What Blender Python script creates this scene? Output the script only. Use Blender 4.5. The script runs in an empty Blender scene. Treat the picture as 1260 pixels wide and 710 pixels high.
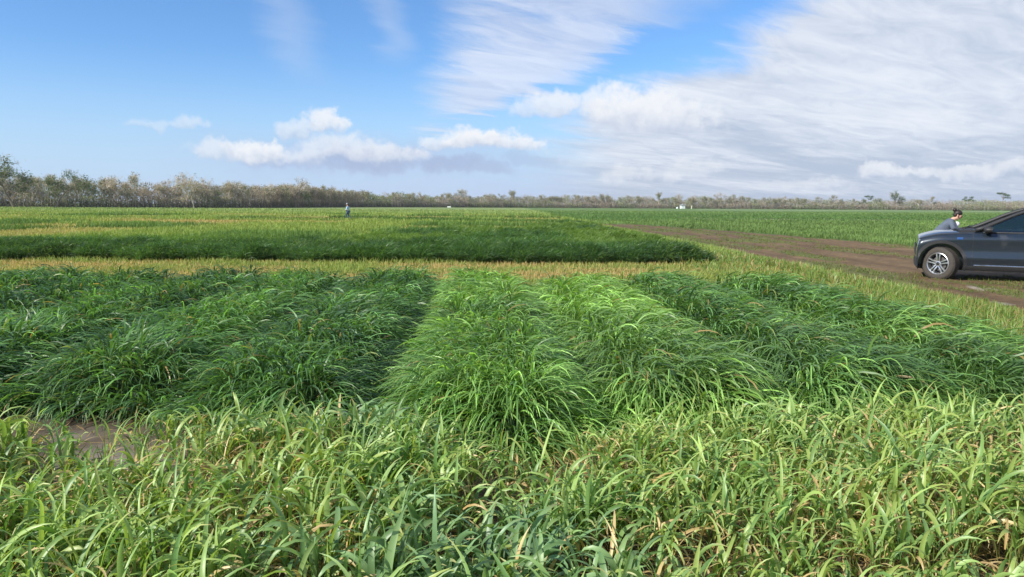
import bpy, bmesh, math, random
import numpy as np
from mathutils import Matrix, Vector
random.seed(4); RNG = np.random.default_rng(11)
SC = bpy.context.scene; COL = SC.collection
R = math.radians

# ------------------------------------------------------------------ camera
cam = bpy.data.cameras.new('camera'); CAM = bpy.data.objects.new('camera', cam); COL.objects.link(CAM)
cam.lens = 26; cam.sensor_width = 36; cam.clip_start = .05; cam.clip_end = 20000
CAM.matrix_world = Matrix.Translation((0, 0, 1.7)) @ Matrix.Rotation(R(90 - 6.43), 4, 'X') @ Matrix.Rotation(R(.36), 4, 'Z')
SC.camera = CAM

# ------------------------------------------------------------------ world, sun, exposure
SUN = Vector((-.72, -.44, .56)).normalized()
SEL = math.asin(SUN.z); SAZ = math.atan2(SUN.x, SUN.y)
SC.view_settings.view_transform = 'Standard'; SC.view_settings.look = 'None'
SC.view_settings.exposure = 0.42; SC.view_settings.gamma = 1
SC.render.engine = 'CYCLES'
SC.cycles.max_bounces = 6; SC.cycles.diffuse_bounces = 3; SC.cycles.transparent_max_bounces = 8
SC.cycles.transmission_bounces = 4; SC.cycles.glossy_bounces = 3; SC.cycles.volume_bounces = 0
SC.cycles.use_denoising = True; SC.cycles.sample_clamp_indirect = 4
SC.cycles.caustics_reflective = False; SC.cycles.caustics_refractive = False
SC.render.film_transparent = False

W = bpy.data.worlds.new('World'); SC.world = W; W.use_nodes = True
NT = W.node_tree; NT.nodes.clear()

class E:
    """tiny arithmetic on node sockets"""
    def __init__(s, v): s.v = v
    def __add__(a, b): return op('ADD', a, b)
    def __radd__(a, b): return op('ADD', b, a)
    def __sub__(a, b): return op('SUBTRACT', a, b)
    def __rsub__(a, b): return op('SUBTRACT', b, a)
    def __mul__(a, b): return op('MULTIPLY', a, b)
    def __rmul__(a, b): return op('MULTIPLY', b, a)
    def __truediv__(a, b): return op('DIVIDE', a, b)
TREE = [NT]
def lnk(a, inp):
    if isinstance(a, E): TREE[0].links.new(a.v, inp)
    else: inp.default_value = a
def op(kind, *args, clamp=False):
    n = TREE[0].nodes.new('ShaderNodeMath'); n.operation = kind; n.use_clamp = clamp
    for i, a in enumerate(args): lnk(a, n.inputs[i])
    return E(n.outputs[0])
def mx(a, b): return op('MAXIMUM', a, b)
def mn(a, b): return op('MINIMUM', a, b)
def sstep(x, lo, hi, outlo=0., outhi=1.):
    n = TREE[0].nodes.new('ShaderNodeMapRange'); n.interpolation_type = 'SMOOTHSTEP'
    lnk(x, n.inputs[0])
    for i, a in enumerate((lo, hi, outlo, outhi)): n.inputs[i + 1].default_value = a
    return E(n.outputs[0])
def comb(x, y, z):
    n = TREE[0].nodes.new('ShaderNodeCombineXYZ')
    for i, a in enumerate((x, y, z)): lnk(a, n.inputs[i])
    return E(n.outputs[0])
def sep(v):
    n = TREE[0].nodes.new('ShaderNodeSeparateXYZ'); lnk(v, n.inputs[0]); return [E(o) for o in n.outputs]
def noise(vec, scale, detail=5, rough=.55, dist=0., color=False):
    n = TREE[0].nodes.new('ShaderNodeTexNoise'); lnk(vec, n.inputs['Vector'])
    n.inputs['Scale'].default_value = scale; n.inputs['Detail'].default_value = detail
    n.inputs['Roughness'].default_value = rough; n.inputs['Distortion'].default_value = dist
    return E(n.outputs[1 if color else 0])
def mixc(f, a, b):
    n = TREE[0].nodes.new('ShaderNodeMix'); n.data_type = 'RGBA'; n.clamp_factor = True
    lnk(f, n.inputs[0]); lnk(a, n.inputs[6]); lnk(b, n.inputs[7]); return E(n.outputs[2])

sky = NT.nodes.new('ShaderNodeTexSky'); sky.sky_type = 'NISHITA'; sky.sun_disc = False
sky.sun_elevation = SEL; sky.sun_rotation = SAZ; sky.air_density = 1.0; sky.dust_density = .35; sky.ozone_density = 2.2
SKY_K = .115
tc = NT.nodes.new('ShaderNodeTexCoord')
D = E(tc.outputs['Generated']); dx, dy, dz = sep(D)
az = op('ARCTAN2', dx, dy)
el = op('ARCSINE', op('MAXIMUM', dz, -.2))
wob = noise(D, 16, 6, .6, color=True); wx, wy, wz = sep(wob)
wob2 = noise(D, 55, 4, .6, color=True); vx, vy, vz = sep(wob2)
azw = az + (wx - .5) * .085 + (vx - .5) * .03
elw = el + (wy - .5) * .040 + (vy - .5) * .020
# cumulus: (az, el, half width, half height, density)
CUM = [(.159, .122, .062, .030, 1.0), (.205, .112, .06, .022, .8), (.125, .128, .03, .024, .8), (.055, .128, .044, .016, .8), (.03, .120, .035, .012, .6), (-.044, .084, .048, .014, 1.0), (-.01, .078, .04, .010, .9), (-.09, .082, .03, .010, .7),
       (-.33, .066, .045, .012, .95), (-.375, .062, .04, .009, .6), (-.242, .102, .024, .015, .9), (-.27, .094, .03, .010, .6),
       (-.215, .072, .05, .016, .7), (-.18, .066, .06, .013, .7), (-.25, .062, .05, .011, .6), (-.404, .094, .022, .009, .45), (-.455, .092, .024, .006, .3),
       (.475, .043, .032, .008, .8), (.53, .042, .055, .007, .7), (.59, .043, .05, .007, .6), (.38, .028, .05, .007, .4), (.24, .045, .05, .010, .4), (.16, .035, .05, .010, .5),
       (.72, .10, .1, .04, .9), (-.8, .12, .12, .04, .9), (1.2, .18, .2, .06, .9), (-1.5, .14, .2, .05, .9), (2.4, .16, .3, .07, .9), (-2.4, .2, .25, .07, .9)]
GRY = [(-.085, .050, .055, .014, .8), (-.04, .046, .05, .010, .6), (-.20, .054, .085, .017, .85), (-.15, .066, .05, .012, .6), (-.30, .056, .05, .010, .5), (.02, .06, .05, .010, .4)]
cov = None; lit = None
for (a, e, ra, re, k) in CUM:
    u = (azw - a) * (.84 / ra); v = (elw - e) * (.80 / re)
    d2 = u * u + v * v * sstep(v, -.6, .2, 1.5, .8)
    m = sstep(d2 + (vx + wz - 1.) * 1.9, 1.3, .2) * k
    l = m * sstep(v + (vz - .5) * 1.3, -1.1, .5)
    cov = m if cov is None else mx(cov, m); lit = l if lit is None else mx(lit, l)
gry = None
for (a, e, ra, re, k) in GRY:
    u = (azw - a) * (1 / ra); v = (elw - e) * (1 / re)
    m = sstep(u * u + v * v, 1.3, .1) * k
    gry = m if gry is None else mx(gry, m)
# high sheet: streaks that converge on a far point of the horizon, laid out on a plane overhead
iz = 1. / (mx(dz, 0.) + .07) if False else op('DIVIDE', 1., mx(dz, 0.) + .07)
px = dx * iz; py = dy * iz
ca, sa = math.cos(R(52)), math.sin(R(52))
sx = px * ca - py * sa; sy = px * sa + py * ca           # sy runs along the streaks
streak = noise(comb(sx * 1.0, sy * .24, 0.), 1.2, 7, .57, .6)
streak2 = noise(comb(sx * .8, sy * .26, 3.), 1.2, 7, .56, .5)
fine = noise(comb(sx * 2.0, sy * .75, 7.), 2.4, 8, .66, .8)
warp = (streak - .5) * .16 + (fine - .5) * .05
# sheet A: below the line running up from the horizon to the upper right
lineA = (az - .02) * .42 + .088
sheetA = sstep(lineA - el + warp * 1.1, -.03, .03) * sstep(az + warp, .0, .16)
# sheet B: bank above it
lineB1 = (az + .10) * .38 + .104                      # lower edge
sheetB = sstep(el - lineB1 + warp * 1.3, -.012, .02) * sstep(az + warp * 1.2 - el * .15, -.15, -.06) * sstep(az + warp * 1.8 - (el - .2) * .8, .27, .06)
sheetB = sheetB * sstep(streak * .7 + fine * .3, .26, .52)
wisp = mx(sstep(op('ABSOLUTE', az + .315 - (.26 - el) * .55 + warp * .8), .05, .0) * sstep(el, .13, .2) * .2, sstep(op('ABSOLUTE', az + .165 - (.24 - el) * .25 + warp * .8), .035, .0) * sstep(el, .17, .21) * .22)
sheetA = sheetA * sstep(streak * .6 + fine * .4, .16, .42, .62, 1.)
rest = sstep(op('ABSOLUTE', az), .75, 1.1) * sstep(streak, .42, .66) * .8
high = mx(mx(sheetA * .96, sheetB * .86), mx(wisp, rest))
hz = sstep(el, .20, .0) * .88
lav = sstep(op('ABSOLUTE', azw + .19), .30, .05) * sstep(op('ABSOLUTE', elw - .062), .040, .005) * .62
low = sstep(el, .075, .012) * sstep(az + (wx - .5) * .4, -.55, .0, .2, .75) * sstep(noise(comb(az * 1., el * 4.5, 1.), 9, 6, .6), .3, .62, .45, 1.)
tone = sstep(streak2 * .62 + fine * .38 - sstep(el, .02, .13, .10, .0) + sstep(el, .17, .27, 0., .05), .33, .66)
chigh = mixc(tone, (.37, .43, .54, 1), (.64, .67, .73, 1))
chigh = mixc(sheetB, chigh, mixc(tone, (.36, .44, .62, 1), (.60, .65, .75, 1)))
ccum = mixc(lit / (cov + .001), (.41, .47, .59, 1), (.68, .70, .735, 1))
skyc = NT.nodes.new('ShaderNodeVectorMath'); skyc.operation = 'MULTIPLY'
NT.links.new(sky.outputs[0], skyc.inputs[0]); skyc.inputs[1].default_value = (SKY_K * .60, SKY_K * .86, SKY_K * 1.16)
c = E(skyc.outputs[0])
c = mixc(hz, c, (.40, .53, .71, 1))
c = mixc(low, c, (.40, .48, .66, 1))
c = mixc(lav, c, (.36, .44, .62, 1))
c = mixc(high, c, chigh)
c = mixc(gry, c, (.31, .38, .54, 1))
c = mixc(cov, c, ccum)
cscale = NT.nodes.new('ShaderNodeVectorMath'); cscale.operation = 'MULTIPLY'
lnk(c, cscale.inputs[0]); cscale.inputs[1].default_value = (10, 10, 10)
bg = NT.nodes.new('ShaderNodeBackground'); NT.links.new(cscale.outputs[0], bg.inputs[0]); bg.inputs[1].default_value = .1
wo = NT.nodes.new('ShaderNodeOutputWorld'); NT.links.new(bg.outputs[0], wo.inputs[0])

sl = bpy.data.lights.new('sun', 'SUN'); sl.energy = 5.0; sl.angle = R(.55); sl.color = (1, .95, .85)
so = bpy.data.objects.new('sun', sl); COL.objects.link(so); so.rotation_euler = SUN.to_track_quat('Z', 'Y').to_euler()

# ------------------------------------------------------------------ helpers
def tag(o, label=None, cat=None, group=None, kind=None):
    if label: o['label'] = label
    if cat: o['category'] = cat
    if group: o['group'] = group
    if kind: o['kind'] = kind
    return o
def vhash(ix, iy, seed):
    h = (ix.astype(np.int64) * 374761393 + iy.astype(np.int64) * 668265263 + seed * 1442695041) & 0xffffffff
    h = ((h ^ (h >> 13)) * 1274126177) & 0xffffffff
    return ((h ^ (h >> 16)) & 0xffff) / 65535.
def vn(x, y, s, seed=0):
    x = np.asarray(x, float) * s; y = np.asarray(y, float) * s
    ix = np.floor(x); iy = np.floor(y); fx = x - ix; fy = y - iy
    fx = fx * fx * (3 - 2 * fx); fy = fy * fy * (3 - 2 * fy); ix = ix.astype(int); iy = iy.astype(int)
    a = vhash(ix, iy, seed); b = vhash(ix + 1, iy, seed); c_ = vhash(ix, iy + 1, seed); d = vhash(ix + 1, iy + 1, seed)
    return (a * (1 - fx) + b * fx) * (1 - fy) + (c_ * (1 - fx) + d * fx) * fy
def fbm(x, y, s, seed=0): return (vn(x, y, s, seed) * .55 + vn(x, y, s * 2.1, seed + 1) * .3 + vn(x, y, s * 4.3, seed + 2) * .15)
def ss(x, a, b):
    t = np.clip((np.asarray(x, float) - a) / (b - a), 0, 1); return t * t * (3 - 2 * t)
def lerp(a, b, t):
    t = np.asarray(t)[..., None]; return np.asarray(a) * (1 - t) + np.asarray(b) * t

def quads_mesh(name, V, F, C=None, mat=None):
    me = bpy.data.meshes.new(name); n = len(F)
    me.vertices.add(len(V)); me.vertices.foreach_set('co', np.ascontiguousarray(V, dtype=np.float32).ravel())
    me.loops.add(n * 4); me.loops.foreach_set('vertex_index', np.ascontiguousarray(F, dtype=np.int32).ravel())
    me.polygons.add(n); me.polygons.foreach_set('loop_start', np.arange(n, dtype=np.int32) * 4)
    if C is not None:
        at = me.attributes.new('Col', 'FLOAT_COLOR', 'POINT')
        cc = np.ones((len(V), 4), np.float32); cc[:, :3] = C; at.data.foreach_set('color', cc.ravel())
    me.update(calc_edges=True)
    if mat: me.materials.append(mat)
    return me
def link(name, me, parent=None):
    o = bpy.data.objects.new(name, me); COL.objects.link(o)
    if parent: o.parent = parent
    return o

def new_mat(name):
    m = bpy.data.materials.new(name); m.use_nodes = True; nt = m.node_tree; nt.nodes.clear(); TREE[0] = nt
    out = nt.nodes.new('ShaderNodeOutputMaterial'); return m, nt, out
def plain(name, col, rough=.5, metal=0., coat=0., bump=0., bscale=60, var=.12, spec=.5):
    m, nt, out = new_mat(name); b = nt.nodes.new('ShaderNodeBsdfPrincipled'); t = nt.nodes.new('ShaderNodeTexCoord')
    nz = noise(E(t.outputs['Object']), bscale * .2, 5)
    cc = mixc(nz, tuple(min(1, x * (1 - var * 2)) for x in col) + (1,), tuple(min(1, x * (1 + var)) for x in col) + (1,))
    lnk(cc, b.inputs['Base Color']); b.inputs['Roughness'].default_value = rough; b.inputs['Metallic'].default_value = metal
    b.inputs['Coat Weight'].default_value = coat; b.inputs['Coat Roughness'].default_value = .04; b.inputs['Specular IOR Level'].default_value = spec
    if bump:
        bn = nt.nodes.new('ShaderNodeBump'); bn.inputs['Strength'].default_value = bump; bn.inputs['Distance'].default_value = .01
        lnk(noise(E(t.outputs['Object']), bscale, 4), bn.inputs['Height']); nt.links.new(bn.outputs[0], b.inputs['Normal'])
    nt.links.new(b.outputs[0], out.inputs[0]); return m
def leaf_mat(name, rough=.42, trans=.35, spec=.5, bright=1.6):
    m, nt, out = new_mat(name); a = nt.nodes.new('ShaderNodeAttribute'); a.attribute_name = 'Col'
    b = nt.nodes.new('ShaderNodeBsdfPrincipled'); b.inputs['Roughness'].default_value = rough; b.inputs['Specular IOR Level'].default_value = spec
    nt.links.new(a.outputs[0], b.inputs['Base Color'])
    tr = nt.nodes.new('ShaderNodeBsdfTranslucent')
    g = nt.nodes.new('ShaderNodeVectorMath'); g.operation = 'MULTIPLY'; nt.links.new(a.outputs[0], g.inputs[0]); g.inputs[1].default_value = (bright * 1.05, bright * 1.1, bright * .45)
    nt.links.new(g.outputs[0], tr.inputs[0])
    mxs = nt.nodes.new('ShaderNodeMixShader'); mxs.inputs[0].default_value = trans
    nt.links.new(b.outputs[0], mxs.inputs[1]); nt.links.new(tr.outputs[0], mxs.inputs[2]); nt.links.new(mxs.outputs[0], out.inputs[0]); return m
M_LEAF = leaf_mat('crop_leaf', .44, .34, .5); M_BROAD = leaf_mat('broad_leaf', .42, .29, .5); M_DRY = leaf_mat('dry_leaf', .7, .3, .2, 1.2)
def ground_mat(name, rough=.95, nscale=3., bump=.5):
    m, nt, out = new_mat(name); a = nt.nodes.new('ShaderNodeAttribute'); a.attribute_name = 'Col'; t = nt.nodes.new('ShaderNodeTexCoord')
    b = nt.nodes.new('ShaderNodeBsdfPrincipled'); b.inputs['Roughness'].default_value = rough; b.inputs['Specular IOR Level'].default_value = .15
    o = E(t.outputs['Object']); n1 = noise(o, nscale, 8, .65); n2 = noise(o, nscale * .13, 6, .6)
    v = nt.nodes.new('ShaderNodeVectorMath'); v.operation = 'SCALE'; nt.links.new(a.outputs[0], v.inputs[0]); lnk(sstep(n1 * .6 + n2 * .4, .3, .7, .62, 1.35), v.inputs['Scale'])
    nt.links.new(v.outputs[0], b.inputs['Base Color'])
    bn = nt.nodes.new('ShaderNodeBump'); bn.inputs['Strength'].default_value = bump; bn.inputs['Distance'].default_value = .04
    lnk(n1, bn.inputs['Height']); nt.links.new(bn.outputs[0], b.inputs['Normal'])
    nt.links.new(b.outputs[0], out.inputs[0]); return m
M_GROUND = ground_mat('field_soil'); M_MUD = ground_mat('mud', .8, 5., .8)

def blades(P, azi, L, Wd, e0, bend, CB, CT, seg=5, twist=None, sway=None, fold=0., pw=1.3, zmin=.012, tipc=None):
    """ribbon leaves: P base points, azi heading, L length, Wd width, e0 start elevation, bend total droop"""
    N = len(P); t = (np.arange(seg) + .5) / seg
    if sway is None: sway = RNG.normal(0, .25, N)
    if twist is None: twist = RNG.normal(0, .7, N)
    e = e0[:, None] - bend[:, None] * t[None] ** pw
    a = azi[:, None] + sway[:, None] * t[None]
    st = np.stack([np.cos(e) * np.cos(a), np.cos(e) * np.sin(a), np.sin(e)], -1) * (L / seg)[:, None, None]
    pts = np.concatenate([P[:, None], P[:, None] + np.cumsum(st, 1)], 1)
    pts[..., 2] = np.maximum(pts[..., 2], zmin)
    T = np.arange(seg + 1) / seg
    ee = e0[:, None] - bend[:, None] * T[None] ** pw; aa = azi[:, None] + sway[:, None] * T[None]
    hor = np.stack([-np.sin(aa), np.cos(aa), np.zeros_like(aa)], -1)
    nor = np.stack([-np.sin(ee) * np.cos(aa), -np.sin(ee) * np.sin(aa), np.cos(ee)], -1)
    tw = (twist[:, None] * (.35 + .65 * T[None]))[..., None]
    side = hor * np.cos(tw) + nor * np.sin(tw); up = -hor * np.sin(tw) + nor * np.cos(tw)
    w = (Wd[:, None] * .5 * np.minimum(1, .55 + 1.8 * T[None]) * np.clip(1.02 - T[None] ** 2.6, .03, 1))[..., None]
    rows = [pts - side * w, pts + side * w] if not fold else [pts - side * w, pts - up * w * fold, pts + side * w]
    k = len(rows); V = np.stack(rows, 2).reshape(-1, 3)
    i = (np.arange(N) * (seg + 1) * k)[:, None, None] + (np.arange(seg) * k)[None, :, None] + np.arange(k - 1)[None, None]
    F = np.stack([i, i + 1, i + 1 + k, i + k], -1).reshape(-1, 4)
    tt = T[None, :, None] ** 1.2
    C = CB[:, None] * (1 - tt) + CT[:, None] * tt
    if tipc is not None:
        f = (np.clip((T - .72) / .28, 0, 1)[None] * tipc[0][:, None])[..., None]; C = C * (1 - f) + tipc[1] * f
    return V, F, np.repeat(C, k, axis=1).reshape(-1, 3)
def join(parts):
    V = []; F = []; C = []; n = 0
    for v, f, c_ in parts: V.append(v); F.append(f + n); C.append(c_); n += len(v)
    return np.concatenate(V), np.concatenate(F), np.concatenate(C)
def grid_sheet(xs, ys, zf, cf):
    X, Y = np.meshgrid(xs, ys); Z = zf(X, Y); Cc = cf(X, Y)
    nx, ny = len(xs), len(ys); i = (np.arange(ny - 1) * nx)[:, None] + np.arange(nx - 1)[None]
    F = np.stack([i, i + 1, i + nx + 1, i + nx], -1).reshape(-1, 4)
    return np.stack([X, Y, Z], -1).reshape(-1, 3), F, Cc.reshape(-1, 3)
def scatter(x0, x1, y0, y1, dens, margin=1.6):
    """random ground points; dens(x,y) per m2; keeps a wedge a little wider than the view"""
    out = []
    ys = np.linspace(y0, y1, max(2, int((y1 - y0) / .5) + 1))
    for a, b in zip(ys[:-1], ys[1:]):
        xa = max(x0, -(.78 * b + margin)); xb = min(x1, .78 * b + margin)
        if xb <= xa: continue
        d = dens((a + b) / 2); n = RNG.poisson(d * (xb - xa) * (b - a))
        out.append(np.stack([RNG.uniform(xa, xb, n), RNG.uniform(a, b, n)], -1))
    return np.concatenate(out)
def wob_(n, s): return RNG.normal(0, s, n)

# colours (linear albedo)
DARK1 = np.array((.026, .056, .022)); DARK2 = np.array((.055, .112, .030)); DARKBLUE = np.array((.028, .068, .036))
MID1 = np.array((.100, .168, .040)); MID2 = np.array((.095, .165, .040))
YEL1 = np.array((.17, .25, .055)); YEL2 = np.array((.28, .33, .09)); TAN = np.array((.42, .31, .13)); TAN2 = np.array((.30, .19, .08))
BLUEG = np.array((.13, .225, .105)); SOIL = np.array((.100, .077, .055)); SOILP = np.array((.25, .225, .185)); GREEN = np.array((.12, .185, .055))

# ------------------------------------------------------------------ far field colour plan (metres)
def far_col(x, y):
    """albedo and height of the field beyond the near plots"""
    x = np.asarray(x, float); y = np.asarray(y, float)
    n = fbm(x, y, .10, 5); n2 = fbm(x * 1., y * .45, .5, 9); big = fbm(x, y, .035, 21)
    c = lerp(YEL1 * .95, YEL1 * np.array((1.4, 1.12, 1.3)), n2); h = .20 + .08 * n
    # small plots in rows across the field
    cell = vhash(np.floor((x + 50) / 7.).astype(int), np.floor(y / (8 + 0 * x)).astype(int), 77)
    dk = (cell > .80) & (y < 130); c = np.where(dk[..., None], lerp(MID2, MID1, n2), c); h = np.where(dk, .32, h)
    tn = (cell < .32) & (y < 120); c = np.where(tn[..., None], lerp(YEL1, TAN, .35 + .5 * n2), c); h = np.where(tn, .14, h)
    t1 = ss(x, -38, -35) * ss(-x, 24, 27) * ss(y, 62, 65) * ss(-y, -74, -70); c = lerp(c, TAN * .95, t1 * .85)
    d1 = ss(x, -34, -31) * ss(-x, 3, 6) * ss(y, 76, 80) * ss(-y, -92, -88) * ss(n, .3, .5); c = lerp(c, DARK2, d1 * .8)
    # wide even green crop far out
    f = ss(y, 110, 160); c = lerp(c, np.array((.20, .26, .085)) * (0.9 + .2 * big[..., None]), f); h = h * (1 - f) + .25 * f
    # right hand side: even bright green crop
    rt = ss(x - np.clip((y - 60) * .0, 0, 0), 6.5, 8.5)
    g = lerp(GREEN * .85, GREEN * 1.25, ss(n2 * .5 + n * .5, .3, .7)); g = lerp(g, DARK2 * 1.3, ss(y, 82, 90) * ss(-y, -250, -98) * .65)
    c = lerp(c, g, rt); h = h * (1 - rt) + .18 * rt
    lane = ss(np.abs(y - 99 - 1.5 * (n - .5)), 3.6, 2.2) * ss(x, 20, 30); c = lerp(c, np.array((.36, .30, .18)), lane * .9); h = np.where(lane > .4, .03, h)
    edge = ss(y, 300, 330) * ss(x, 60, 110); c = lerp(c, np.array((.12, .21, .06)), edge)
    return c, h

# dirt track: X 7.8..17.5, from the car to y = 69, where it ends in a bend to the left
def track_mask(x, y):
    x = np.asarray(x, float); y = np.asarray(y, float); j = (fbm(x, y, .8, 31) - .5) * 1.4
    r = 17.6 - np.clip((y - 33) / 35, 0, 1) ** 1.2 * 6.5
    return ss(x + j, 7.4, 8.3) * ss(-(x + j), -r - .5, -r + .5) * ss(-(y + j), -71, -67)

# ------------------------------------------------------------------ ground
def sym(a, n, first=.4):
    t = np.linspace(0, 1, n); v = first * n * t * .35 + (a) * t ** 5; return np.concatenate([-v[::-1][:-1], v])
gx = sym(3000, 110); gy = np.concatenate([-np.geomspace(1500, 1, 24), np.arange(0, 24, .35), np.geomspace(24, 3200, 130)])
def g_z(X, Y):
    near = ss(-Y, -30, -2) * ss(-np.abs(X), -30, -12)
    return (fbm(X, Y, 1.7, 3) - .5) * .05 * near - .004
def g_c(X, Y):
    n = fbm(X, Y, .9, 41); base = lerp(SOIL * .8, SOIL * 1.25, n)
    pale = ss(n, .42, .62) * ss(-Y, -6.4, -5.7) * ss(Y, 4.2, 4.5) * ss(-X, 1.9, 2.4); base = lerp(base, SOILP, pale)
    al = ss(Y, 12.5, 13.5) * ss(-Y, -23, -22); base = lerp(base, np.array((.36, .28, .13)), al * .8)
    c, h = far_col(X, Y); f = ss(Y, 22, 30); out = lerp(base, c * .8, f); out = lerp(out, c * np.array((.95, .95, .95)), ss(Y, 60, 150))
    return out
V, F, C = grid_sheet(gx, gy, g_z, g_c)
tag(link('ground', quads_mesh('ground', V, F, C, M_GROUND)), kind='structure')

# dirt track sheet with wheel ruts
tx = np.arange(7.0, 19.2, .12); ty = np.concatenate([np.arange(4, 40, .22), np.arange(40, 74, .8)])
def t_rut(X, Y):
    r = 0
    for c0 in (9.0, 10.7, 12.6, 14.2): r = r - .028 * np.exp(-((X - c0 - .5 * (vn(Y * .1, Y * 0, 1, 5) - .5)) / .2) ** 2)
    return r
def t_z(X, Y): return .03 + np.maximum(t_rut(X, Y), -.05) * .5 + (fbm(X, Y * .6, 3., 8) - .5) * .08 + (vn(X, Y, 9, 6) - .5) * .025 + track_mask(X, Y) * .012 - (1 - track_mask(X, Y)) * .06
def t_c(X, Y):
    n = fbm(X, Y * .3, 1.3, 51); m = fbm(X, Y * .25, 3.1, 55)
    c = lerp(np.array((.115, .074, .038)), np.array((.180, .120, .062)), n)
    c = lerp(c, np.array((.13, .145, .045)), ss(fbm(X, Y * .22, 1.1, 57), .46, .64) * .7)
    c = lerp(c, np.array((.33, .28, .22)), ss(m, .66, .74) * ss(-Y, -19, -15))
    return lerp(c, np.array((.085, .055, .032)), np.clip(-t_rut(X, Y) * 16, 0, .7))
V, F, C = grid_sheet(tx, ty, t_z, t_c)
keep = track_mask(V[F[:, 0], 0], V[F[:, 0], 1]) > .02
tag(link('dirt_road', quads_mesh('dirt_road', V, F[keep], C, M_MUD)), kind='structure')
# pale farm lane seen edge-on below the right-hand tree line
V, F, C = grid_sheet(np.linspace(95, 620, 40), np.linspace(372, 392, 4), lambda X, Y: .01 + 0 * X, lambda X, Y: lerp(np.array((.42, .38, .26)), np.array((.5, .46, .33)), fbm(X, Y, .05, 3)))
tag(link('far_lane', quads_mesh('far_lane', V, F, C, M_GROUND)), kind='structure')

# ------------------------------------------------------------------ near plots
PX0 = -.98; PW = 1.58; SLOPE = -.035      # the plot gaps: x = PX0 + k*PW + SLOPE*(y-5)
def plot_h(x, y):
    x = np.asarray(x, float); y = np.asarray(y, float)
    u = (x - PX0 - SLOPE * (y - 5)) / PW; k = np.floor(u); f = u - k; ki = k.astype(int)
    wob = (fbm(x * 0 + k * 7.3, y, .7, 61) - .5) * .10
    f = np.clip(f + wob, 0, 1); dd = np.minimum(f, 1 - f) * PW        # metres from the gap
    deep = np.where((ki == -1) & (f > .5) | (ki == 0) & (f < .5), 1.15, .72 + .25 * vhash(ki, ki, 5))
    h0 = np.where(ki < 0, .56, .53) * (.93 + .14 * vhash(ki, ki * 0, 9))
    valley = np.maximum(h0 * (1 - deep) * .9, 0)
    h = valley + (h0 - valley) * ss(dd, .05, .42) ** .8
    n = fbm(x, y, 1.3, 71); n2 = fbm(x, y, 3.2, 75); h = h * (.74 + .36 * n + .16 * n2)
    yf = 4.95 - .38 * np.exp(-((x + .05) / .75) ** 2) + .55 * ss(-x, 1.6, 2.8) + .55 * (fbm(x, x * 0, 1.6, 81) - .5) + .45 * ss(x, .3, 1.0) + .2 * vhash(ki, ki * 0, 15)
    yb = 14.2 + 1.0 * (vhash(ki, ki * 0, 12) - .4) + .4 * (n - .5)
    h = h * ss(y, yf, yf + .42) * ss(-y, -yb, -yb + .6)
    xr = 5.35; h = h * ss(-x, -xr - .1, -xr + .35) ** .8
    return h
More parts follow.
